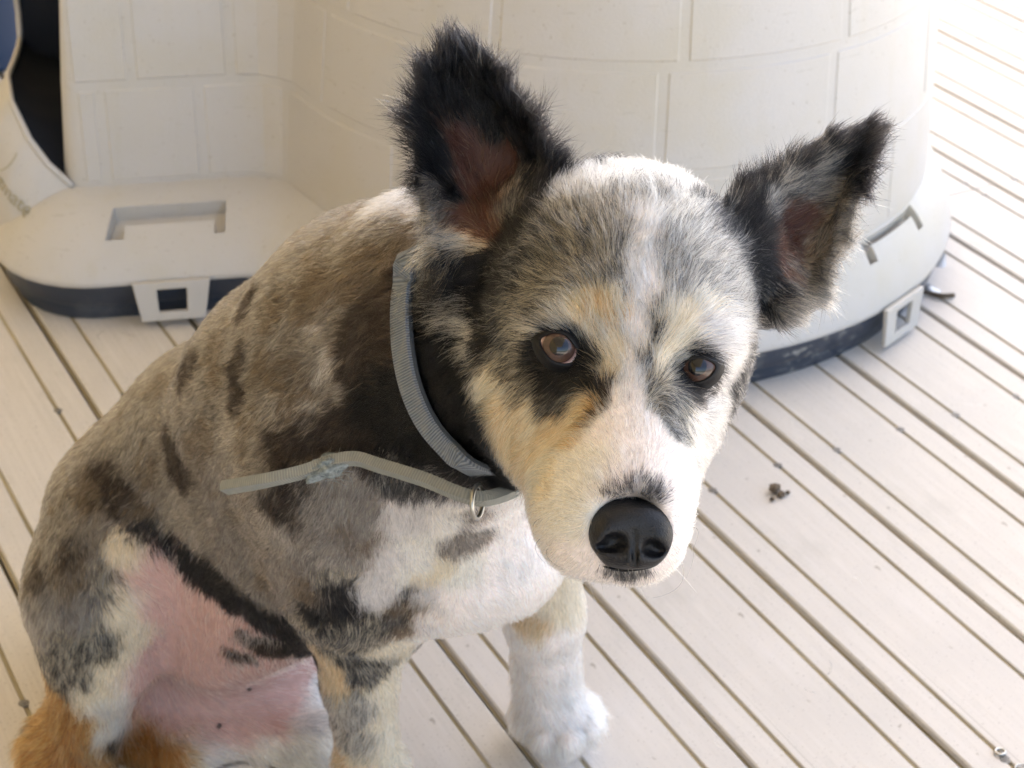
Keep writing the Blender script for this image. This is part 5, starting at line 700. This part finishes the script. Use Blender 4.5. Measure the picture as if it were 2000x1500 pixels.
# ------------------------------------------------------------------ fur
GP = np.array([q[:3] for q in GROOM]); GD = np.array([q[3:6] for q in GROOM]); GL = np.array([q[6] for q in GROOM]); GU = np.array([q[7] for q in GROOM])
def groom(p, n):
    D = np.zeros((len(p), 3)); L = np.zeros(len(p)); Uo = np.zeros(len(p))
    for s in range(0, len(p), 20000):
        d2 = ((p[s:s+20000, None]-GP[None])**2).sum(-1); w = 1/(d2+.008**2)**1.6; w /= w.sum(1, keepdims=True)
        D[s:s+20000] = w@GD; L[s:s+20000] = w@GL; Uo[s:s+20000] = w@GU
    D -= (D*n).sum(1, keepdims=True)*n; D /= np.maximum(np.linalg.norm(D, axis=1, keepdims=True), 1e-6); return D, L, Uo
T3 = np.concatenate([Q[:, [0, 1, 2]], Q[:, [0, 2, 3]]])
ta, tb, tc = V[T3[:, 0]], V[T3[:, 1]], V[T3[:, 2]]; cen = (ta+tb+tc)/3; area = np.linalg.norm(np.cross(tb-ta, tc-ta), axis=1)/2
pbt = pb[T3].mean(1); ntri = NRM[T3].mean(1)
view = np.array((0, 0, CAMZ))-cen; view /= np.linalg.norm(view, axis=1, keepdims=True); fac = (ntri*view).sum(1)
HEADC = np.array((0.0572,0.8172,0.4727)); dh = np.linalg.norm(cen-HEADC, axis=1)
dens = np.where(dh < .125, 2.1e6, 1.15e6)
dens *= np.where(fac < -.25, .35, 1.)
bare = pbt[:, KI['P']]; dens *= 1-.94*bare; dens *= 1-.68*pbt[:, KI['S']]
dens *= np.where(cen[:, 2] < .004, 0, 1)
for e in EYES:
    cx = np.array(sum(e['ring'], Vector())/len(e['ring'])); ex = np.array((e['ring'][25]-e['ring'][0])); ex /= np.linalg.norm(ex)
    dd = cen-cx; dd -= np.outer(dd@np.array(FW), np.array(FW)); a_ = dd@ex; b_ = np.linalg.norm(dd-np.outer(a_, ex), axis=1)
    
    rg = np.array(e['ring'])-cx; rg -= np.outer(rg@np.array(FW), np.array(FW)); ha = np.abs(rg@ex).max(); hb_ = np.linalg.norm(rg-np.outer(rg@ex, ex), axis=1).max()
    dens *= np.where((a_/(ha*.98))**2+(b_/(hb_*.98))**2 < 1, 0, 1)
# nose pad and lip stay bare
dens *= np.where(np.linalg.norm((cen-np.array((0.0586,0.7039,0.4448)))@VM.T/np.array((.0185, .0155, .03)), axis=1) < 1, 0, 1)
NH = int((area*dens).sum()); pk = rng.choice(len(area), NH, p=area*dens/(area*dens).sum())
r1, r2 = np.sqrt(rng.random(NH)), rng.random(NH); w0, w1, w2 = 1-r1, r1*(1-r2), r1*r2
root = ta[pk]*w0[:, None]+tb[pk]*w1[:, None]+tc[pk]*w2[:, None]
hn = NRM[T3[pk, 0]]*w0[:, None]+NRM[T3[pk, 1]]*w1[:, None]+NRM[T3[pk, 2]]*w2[:, None]; hn /= np.linalg.norm(hn, axis=1, keepdims=True)
hp = pb[T3[pk, 0]]*w0[:, None]+pb[T3[pk, 1]]*w1[:, None]+pb[T3[pk, 2]]*w2[:, None]
td, tl, tu = groom(root, hn)
# flow irregularity: broad swirls plus tuft-wise clumps
bt = np.cross(hn, td); ang = .35*vnoise(root, 26, 3)+.28*vnoise(root, 70, 5)+rng.normal(0, .13, NH)
td = td*np.cos(ang)[:, None]+bt*np.sin(ang)[:, None]
tl = tl*(.72+.5*rng.random(NH))*(1+.15*vnoise(root, 40, 9)); lift = np.clip(tu+rng.normal(0, .09, NH)+.08*vnoise(root, 60, 8), .05, 1.2)
def cells(p, size, jit):
    ce = np.floor((p+jit*rng.normal(size=p.shape))/size).astype(np.int64); _, iv = np.unique((ce*np.array((73856093, 19349663, 83492791))).sum(1), return_inverse=True); return iv.ravel()
hz = np.linalg.norm(root-HEADC, axis=1) < .115; fine = np.where(hz, cells(root, .00135, .0003), 10**7+cells(root, .0019, .0003)); _, fine = np.unique(fine, return_inverse=True); fine = fine.ravel(); nf = fine.max()+1; fu = rng.random(nf); fbr = rng.normal(0, 1, nf)
pick = np.where(rng.random(NH) < .72, fu[fine], rng.random(NH))
prob = hp.cumsum(1); ty = (pick[:, None] > prob).sum(1).clip(0, len(KEYS)-1)
colr = np.zeros((NH, 3))
for i, k in enumerate(KEYS):
    ix = np.flatnonzero(ty == i)
    if not len(ix): continue
    cs = np.array([c for c, w in TYPES[k]]); ws = np.array([w for c, w in TYPES[k]]); ws = ws/ws.sum(); uq = np.where(rng.random(len(ix)) < .72, (fu[fine[ix]]*37.13) % 1, rng.random(len(ix))); colr[ix] = cs[(uq[:, None] > ws.cumsum()).sum(1).clip(0, len(cs)-1)]
colr *= (1+rng.normal(0, .12, NH)+.17*fbr[fine]).clip(.45, 1.5)[:, None]; colr = colr.clip(0, .93)
tl = np.where(ty == KI['P'], tl*1.3, tl)
# clump: pull tips towards shared tuft targets
cell = np.floor((root+.0012*rng.normal(size=root.shape))/.0052).astype(np.int64); hk = (cell*np.array((73856093, 19349663, 83492791))).sum(1)
_, inv = np.unique(hk, return_inverse=True); inv = inv.ravel(); cnt = np.bincount(inv); cc = np.stack([np.bincount(inv, root[:, i])/cnt for i in range(3)], 1)
fcn = np.bincount(fine); fcc = np.stack([np.bincount(fine, root[:, i])/fcn for i in range(3)], 1); pull2 = fcc[fine]-root
pull = (cc[inv]-root); pull -= (pull*hn).sum(1, keepdims=True)*hn
tl = np.where(tl > .0128, tl*(.62+.75*rng.random(inv.max()+1)[inv]), tl)
NPT = 5; pts = np.zeros((NH, NPT, 3)); jit = rng.normal(0, 1, (NH, 3)); jit -= (jit*hn).sum(1, keepdims=True)*hn
for k in range(NPT):
    t = k/(NPT-1)
    up_ = np.sin(lift*1.35)*t*(1-.42*t); fw_ = np.cos(lift*1.35*.8)*t*(.62+.38*t)
    pts[:, k] = root-hn*.0006+tl[:, None]*(hn*up_[:, None]+td*fw_[:, None]+jit*.07*t*t)+pull2*(.75*t)+pull*(.45*t*t)*np.clip(tl/.012, .4, 1.2)[:, None]
pts[:, :, 2] = np.maximum(pts[:, :, 2], .0008)
def hair_obj(name, P_, colr, rad, mat, parent):
    n, m, _ = P_.shape; cu = bpy.data.hair_curves.new(name); cu.add_curves([m]*n)
    cu.points.foreach_set('position', (P_-DO).astype(np.float32).ravel()) if hasattr(cu.points[0], 'position') else None
    a = cu.attributes.get('position'); a.data.foreach_set('vector', (P_-DO).astype(np.float32).ravel())
    ra = cu.attributes.get('radius') or cu.attributes.new('radius', 'FLOAT', 'POINT'); ra.data.foreach_set('value', rad.astype(np.float32).ravel())
    c_ = cu.attributes.new('hair_color', 'FLOAT_COLOR', 'CURVE'); c_.data.foreach_set('color', np.c_[colr, np.ones(n)].astype(np.float32).ravel())
    cu.materials.append(mat); return link(bpy.data.objects.new(name, cu), parent)
mh = bpy.data.materials.new('fur'); mh.use_nodes = True; t = mh.node_tree; t.nodes.clear()
ou = t.nodes.new('ShaderNodeOutputMaterial'); at = t.nodes.new('ShaderNodeAttribute'); at.attribute_name = 'hair_color'
hb = t.nodes.new('ShaderNodeBsdfHairPrincipled'); hb.parametrization = 'COLOR'; hb.inputs['Roughness'].default_value = .38; hb.inputs['Radial Roughness'].default_value = .55
hb.inputs['Random Roughness'].default_value = .3; hb.inputs['IOR'].default_value = 1.3
t.links.new(at.outputs['Color'], hb.inputs['Color']); t.links.new(hb.outputs[0], ou.inputs[0])
prof_r = np.array((1., .95, .82, .58, .14))
hr = np.where(np.linalg.norm(root-HEADC, axis=1) < .17, .00011, .000145)*(.8+.45*rng.random(NH))
fur = hair_obj('fur', pts, colr, hr[:, None]*prof_r[None], mh, dog); fur['kind'] = 'stuff'
print('hairs', NH, 'verts', len(V), len(Vn))
mml = Mat('mole_skin', (.03, .017, .015), .5, .3)
for q_, r_ in (((-0.1895,1.0319,0.0508), .0021), ((-0.2126,1.0237,0.0204), .0019)):
    bm = bmesh.new(); bmesh.ops.create_icosphere(bm, subdivisions=2, radius=r_)
    o = from_bm('mole', bm, mml.m, dog, True); o.location = Vector(q_)-Vector(DO)
# whiskers
def strand(a, b, c_, n=9):
    a, b, c_ = map(np.array, (a, b, c_)); return np.array([(1-t)**2*a+2*t*(1-t)*b+t*t*c_ for t in np.linspace(0, 1, n)])
wh = [strand(*q) for q in (((0.0205,0.719,0.4371), (0.0102,0.7093,0.4498), (0.0121,0.6948,0.4454)), ((0.0219,0.7165,0.4328), (0.007,0.7015,0.4372), (0.018,0.6886,0.4352)), ((0.0245,0.7152,0.4308), (0.012,0.6984,0.4321), (0.0266,0.6874,0.4333)),
 ((0.0834,0.7214,0.4313), (0.0972,0.7174,0.4439), (0.0884,0.7008,0.436)), ((0.0835,0.7201,0.4292), (0.095,0.7108,0.4333), (0.0858,0.6937,0.4244)), ((0.0811,0.7174,0.4248), (0.0944,0.6992,0.4142), (0.0702,0.6886,0.4161)), ((0.0775,0.7147,0.4205), (0.0868,0.7016,0.4183), (0.0914,0.6899,0.4183)),
 ((0.0399,0.7063,0.4163), (0.0399,0.6984,0.413), (0.0437,0.6952,0.4078)), ((0.0449,0.7057,0.4153), (0.0473,0.6985,0.4132), (0.0469,0.6959,0.4089)), ((0.0649,0.7056,0.4151), (0.0646,0.6987,0.4135), (0.0678,0.6959,0.409)),
 ((-0.0052,0.8977,0.5081), (0.0139,0.9098,0.5278), (0.0325,0.9211,0.5462)), ((0.1081,0.8774,0.5323), (0.1065,0.8823,0.5405), (0.1129,0.8856,0.5457)), ((-0.0596,0.9171,0.5589), (-0.0681,0.9192,0.5623), (-0.0781,0.9238,0.5696)))]
wp_ = np.stack(wh); wc = np.array([(.05, .045, .04)]*6+[(.7, .66, .6)]*4+[(.03, .03, .03)]*2+[(.6, .57, .52)])
hair_obj('whisker', wp_, wc, np.tile(np.linspace(.00019, .00004, 9), (len(wh), 1)), mh, dog)['kind'] = 'stuff'

# ------------------------------------------------------------------ collar
mc = Mat('webbing', (.23, .25, .27), .75, .3)
wv = mc.n('ShaderNodeTexWave'); wv.inputs['Scale'].default_value = 210; wv.bands_direction = 'X'; wv.inputs['Distortion'].default_value = .4
uvn = mc.n('ShaderNodeUVMap'); mc.l(uvn.outputs[0], wv.inputs['Vector']); nz = mc.noise(mc.coord(), 120, 4)
c = mc.mix(mc.ramp(wv.outputs['Fac'], (.2, g3(0)), (.8, g3(1))), (.085, .102, .125), (.19, .212, .24)); c = mc.mix(mc.ramp(nz, (.45, g3(0)), (.7, g3(.4))), c, (.24, .235, .21))
mc.base(c).bump(wv.outputs['Fac'], .6, .0008); M_web = mc.m
M_edge = Mat('webbing_edge', (.035, .042, .05), .7, .3).m
def spline(pts, n):
    P_ = [Vector(p) for p in pts]; out = []
    for i in range(len(P_)-1):
        a, b, c_, d = P_[max(i-1, 0)], P_[i], P_[i+1], P_[min(i+2, len(P_)-1)]
        for k in range(n):
            t = k/n; out.append(.5*((2*b)+(c_-a)*t+(2*a-5*b+4*c_-d)*t*t+(3*b-a-3*c_+d)*t**3))
    return out+[P_[-1]]
def band(name, path, wdir, width, thick, mat, parent, closed=False, outdir=None):
    n = len(path); v, f, uv = [], [], []; L_ = 0
    for i, p in enumerate(path):
        a = path[(i-1) % n] if closed or i else p; b = path[(i+1) % n] if closed or i < n-1 else p; t = (b-a).normalized()
        w = wdir[i] if isinstance(wdir, list) else wdir; w = (w-t*w.dot(t)).normalized(); o = t.cross(w)
        if outdir is not None and o.dot(p-outdir) < 0: o = -o
        hw_, ht = width/2, thick/2
        sec = [(-hw_, -ht*.6), (-hw_*.97, -ht), (hw_*.97, -ht), (hw_, -ht*.6), (hw_, ht*.6), (hw_*.97, ht), (-hw_*.97, ht), (-hw_, ht*.6)]
        v += [tuple(p+w*x+o*y) for x, y in sec]
        if i: L_ += (p-path[i-1]).length
        uv.append(L_)
    for i in range(n if closed else n-1):
        j = (i+1) % n
        for k in range(8): f.append((i*8+k, i*8+(k+1) % 8, j*8+(k+1) % 8, j*8+k))
    if not closed: f += [tuple(range(8)), tuple((n-1)*8+k for k in range(8))]
    o = mesh(name, v, f, mat, parent, smooth=False); ul = o.data.uv_layers.new()
    for poly in o.data.polygons:
        for li in poly.loop_indices: vi = o.data.loops[li].vertex_index; ul.data[li].uv = (uv[vi//8], (vi % 8)/8)
    return o
collar = empty('collar', (0, 0, 0)); tag(collar, 'worn grey webbing collar with a loose strap end around the dog neck', 'collar')
vis = [Vector(p) for p in ((-0.058,0.8973,0.4909), (-0.062,0.8824,0.4784), (-0.0626,0.8685,0.4659), (-0.0605,0.8538,0.4508), (-0.0557,0.8411,0.4362), (-0.0473,0.8301,0.4222), (-0.0357,0.8218,0.411), (-0.022,0.8165,0.4017))]
ncen = Vector((-0.0235,0.938,0.4018)); nax = (Vector((-0.0008,0.8928,0.4428))-Vector((-0.0704,0.9684,0.3749))).normalized()
hid = [Vector(p) for p in ((-0.0029,0.8419,0.3791), (0.0182,0.8497,0.3919), (0.0326,0.8935,0.4058), (0.0298,0.9468,0.4161), (0.0109,0.9979,0.423), (-0.0186,1.0254,0.4294), (-0.0442,1.0186,0.4375))]
loop = smooth_closed(vis+hid, 6)
band('strap', loop, nax, .0165, .003, M_web, collar, True, ncen)
inner = [p+(ncen-p).normalized()*.0022+nax*.0035 for p in loop]
band('lining', inner, nax, .0135, .0022, M_edge, collar, True, ncen)
tail = spline([(0.0103,0.8563,0.3644), (-0.0157,0.8136,0.3832), (-0.0481,0.8253,0.3873), (-0.0727,0.8405,0.3849), (-0.0872,0.8493,0.3832), (-0.102,0.8532,0.3776), (-0.1171,0.8536,0.3705), (-0.1392,0.8558,0.3622), (-0.1657,0.8687,0.3472)], 6)
wd_ = [((CAMP-p).normalized()*.86+Vector((0, 0, 1))*.5).normalized() for p in tail]
mwp = Mat('webbing_faded', (.3, .3, .27), .85, .2); nz = mwp.noise(mwp.coord(), 220, 4); rb = mwp.n('ShaderNodeTexWave'); rb.inputs['Scale'].default_value = 190; uq = mwp.n('ShaderNodeUVMap'); mwp.l(uq.outputs[0], rb.inputs['Vector'])
c = mwp.mix(nz, (.17, .18, .17), (.30, .29, .245)); c = mwp.mix(mwp.ramp(rb.outputs['Fac'], (.25, g3(.45)), (.7, g3(0))), c, (.12, .125, .12)); mwp.base(c).bump(rb.outputs['Fac'], .4, .0006)
band('strap_end', tail, wd_, .0078, .0062, mwp.m, collar)
tube('stitching', [p+(CAMP-p).normalized()*.0031 for p in tail], .0005, M_edge, collar, 6)
rc = Vector((-0.0171,0.8122,0.3821)); rn = Vector((.9, -.25, .15)).normalized(); ra_ = rn.orthogonal().normalized(); rb_ = rn.cross(ra_)
tube('ring', [rc+(ra_*math.cos(a)+rb_*math.sin(a))*.0092 for a in [2*math.pi*k/36 for k in range(36)]], .0013, M_steel, collar, 10, True)
mf = Mat('frayed_thread', (.36, .42, .45), .9, .2)
kn = Vector((-0.1031,0.8523,0.3746)); bm = bmesh.new(); bmesh.ops.create_icosphere(bm, subdivisions=4, radius=1)
for v_ in bm.verts:
    n_ = v_.co.copy(); k_ = 1+.16*math.sin(n_.x*6+1)+.14*math.sin(n_.y*7+n_.z*5)+.06*math.sin(n_.x*19+n_.z*23); v_.co = Vector((n_.x*.0135, n_.y*.0065, n_.z*.0062))*k_
mkn = Mat('frayed_knot', (.2, .23, .24), .95, .1); nz = mkn.noise(mkn.coord(), 380, 5); mkn.base(mkn.ramp(nz, (.3, (.09, .115, .125)), (.7, (.33, .36, .35)))).bump(nz, .9, .003)
o = from_bm('knot', bm, mkn.m, collar, True); o.location = kn; o.rotation_euler = (0, math.radians(-28), 0)
pf = Vector((-0.1004,0.8496,0.3747)); strands = []
for k in range(40):
    a = pf+Vector(rng.normal(0, .0035, 3)); d_ = Vector(rng.normal(0, .004, 3)); d2_ = Vector(rng.normal(0, .004, 3)); strands.append(strand(a, a+d_, a+d_+d2_, 6)+np.array(DO)*0)
sp_ = np.stack(strands); cu = hair_obj('fray', sp_+DO, np.tile(np.array((.22, .25, .26)), (40, 1)), np.full((40, 6), .00014), mh, collar); cu['kind'] = 'stuff'

# ------------------------------------------------------------------ small things on the deck
md = Mat('dry_crumb', (.10, .075, .055), .9, .2); md.base(md.ramp(md.noise(md.coord(), 400, 4), (.3, (.05, .035, .028)), (.7, (.20, .15, .10))))
def crumb(c0, r, seed, name='crumb'):
    bm = bmesh.new(); bmesh.ops.create_icosphere(bm, subdivisions=3, radius=r); rr = np.random.default_rng(seed)
    for v_ in bm.verts: n_ = v_.co.normalized(); k = 1+.22*math.sin(n_.x*5+seed)*math.cos(n_.y*4+seed*2)+.12*math.sin(n_.z*9+seed*3)+rr.normal(0, .03); v_.co *= k
    for v_ in bm.verts: v_.co.z *= .75
    mn_ = min(v_.co.z for v_ in bm.verts)
    for v_ in bm.verts: v_.co.z -= mn_
    o = from_bm(name, bm, md.m, None, True); o.location = c0; return o
tag(crumb((0.2444,1.3792,0), .0052, 1), 'largest dark crumb on the pale boards right of the dog muzzle', 'crumb', 'crumbs on the deck')
tag(crumb((0.2499,1.3729,0), .0038, 2), 'middle crumb touching the largest dark crumb on the boards', 'crumb', 'crumbs on the deck')
tag(crumb((0.2565,1.3773,0), .0021, 3), 'smallest round crumb a little right of the others on the boards', 'crumb', 'crumbs on the deck')
tag(crumb((0.2411,1.366,0), .0022, 4), 'small crumb just below the largest dark crumb on the boards', 'crumb', 'crumbs on the deck')
mt_ = Mat('bark', (.09, .07, .05), .9, .2)
tw = tube('twig', [Vector(p) for p in spline([Vector((0.4517,1.7694,0))+Vector((0, 0, .004)), Vector((0.4617,1.7653,0))+Vector((0, 0, .0035)), Vector((0.4706,1.7588,0))+Vector((0, 0, .005)), Vector((0.4838,1.763,0))+Vector((0, 0, .004))], 5)], lambda t: .0032-.0012*abs(t-.6), mt_.m, None, 8)
tag(tw, 'short dark twig on the deck beside the kennel clip', 'twig')
mp_ = Mat('clear_film', (.80, .84, .88), .25, .5); mp_.b.inputs['Transmission Weight'].default_value = .45; mp_.b.inputs['Alpha'].default_value = 1
p0, p1, p2 = Vector((0.4555,1.7814,0)), Vector((0.469,1.768,0)), Vector((0.4892,1.8583,0.0085))
v, f = [], []
lft = spline([p0+Vector((0, 0, .002)), Vector((0.4735,1.8287,-0.0014)), p2], 6); rgt = spline([p1+Vector((0, 0, .002)), Vector((0.4887,1.8274,-0.0036)), p2+Vector((.001, 0, 0))], 6)
for a, b in zip(lft, rgt):
    for k in range(5): t = k/4; q = a.lerp(b, t)+Vector((.3, -.9, 0))*.006*math.sin(math.pi*t); v.append(tuple(q))
for i in range(len(lft)-1):
    for k in range(4): f.append((i*5+k, i*5+k+1, i*5+k+6, i*5+k+5))
fl_ = mesh('plastic_flap', v, f, mp_.m); s_ = fl_.modifiers.new('thick', 'SOLIDIFY'); s_.thickness = .0009
tag(fl_, 'pale translucent leaf shaped plastic flap standing beside the kennel', 'plastic flap')
wr = Vector((0.3798,1.0392,0))+Vector((0, 0, .0016))
o = tube('eyelet', [wr+Vector((math.cos(a)*.0038, math.sin(a)*.0033, 0)) for a in [2*math.pi*k/28 for k in range(28)]], .0011, M_steel, None, 8, True); tag(o, 'small shiny metal eyelet lying flat beside a deck groove', 'eyelet')
wr = Vector((0.3933,1.0209,0))+Vector((0, 0, .0014))
o = tube('wire_loop', [wr+Vector((math.cos(a)*.0062, math.sin(a)*.0054, 0)) for a in [.4+5.4*k/28 for k in range(29)]], .0008, M_steel, None, 8); tag(o, 'grey wire loop at the corner of the deck boards', 'wire')
# dark blue tub behind the kennel entrance
mtb = Mat('blue_tub', (.03, .065, .15), .45, .4); tc0 = Vector((-0.8034,2.4205,0)); v, f = [], []
pr = [(.0, .002), (.125, .002), (.13, .008), (.142, .20), (.150, .205), (.152, .215), (.146, .218), (.138, .214), (.126, .02), (0, .02)]; sg = 40
for r_, z_ in pr: v += [(tc0.x+r_*math.cos(2*math.pi*k/sg), tc0.y+r_*math.sin(2*math.pi*k/sg), z_) for k in range(sg)]
for i in range(len(pr)-1):
    for k in range(sg): f.append((i*sg+k, i*sg+(k+1) % sg, (i+1)*sg+(k+1) % sg, (i+1)*sg+k))
tub = mesh('tub', v, f, mtb.m); tag(tub, 'dark blue plastic tub standing beyond the kennel entrance', 'tub')
# lettering position on the sill
from mathutils.bvhtree import BVHTree
def kennel_bvh():
    vv, ff = [], []
    for o_ in (shell, SILL):
        b0 = len(vv); vv += [v_.co.copy() for v_ in o_.data.vertices]; ff += [[b0+i_ for i_ in p_.vertices] for p_ in o_.data.polygons]
    return BVHTree.FromPolygons(vv, ff)
KB = kennel_bvh(); KV = Vector((KO[0], KO[1], 0))
def hitpx(tgt):
    o_ = CAMP-KV; return KB.ray_cast(o_, (Vector(tgt)-CAMP).normalized())
h0, n0 = hitpx((-0.4171,1.3485,0.2867))[:2]
if n0.dot(CAMP-KV-h0) < 0: n0 = -n0
ha, hb2 = hitpx((-0.4215,1.3515,0.2916))[0], hitpx((-0.4093,1.3446,0.2804))[0]
e1 = (hb2-ha); e1 = (e1-n0*e1.dot(n0)).normalized(); e2 = n0.cross(e1); q0 = hitpx((-0.4067,1.3435,0.2786))[0]
for v_ in LETTER.data.vertices:
    w_ = q0+e1*v_.co.x+e2*v_.co.y; r_ = KB.ray_cast(w_+n0*.04, -n0, .09); b_ = r_[0] if r_[0] else w_
    v_.co = b_+n0*(.0011 if v_.co.z > 0 else -.0006)
sw = [hitpx(p_)[0] for p_ in ((-0.4268,1.3643,0.3124), (-0.4222,1.3654,0.3143), (-0.4181,1.3677,0.318), (-0.4149,1.3704,0.3224), (-0.4137,1.3722,0.3253))]
if all(sw): tube('emblem', spline0(sw), .0010, M_grime, kennel, 6)

lh = []
for k in range(90):
    u_, v_ = rng.uniform(.2, 9.5), rng.uniform(5, 18); p = np.array(d2w(u_, v_))+np.array((0, 0, .0007)); a_ = rng.uniform(0, 6.28); L_ = rng.uniform(.006, .02); b_ = rng.normal(0, .9)
    lh.append(strand(p, p+np.array((math.cos(a_), math.sin(a_), .02))*L_*.5, p+np.array((math.cos(a_+b_), math.sin(a_+b_), .03))*L_, 6))
lc = np.array([((.05, .045, .04), (.30, .26, .2), (.7, .66, .6))[k % 3] for k in range(90)])
o = hair_obj('shed_hair', np.stack(lh)+DO, lc, np.full((90, 6), .00013), mh, None); o['kind'] = 'stuff'
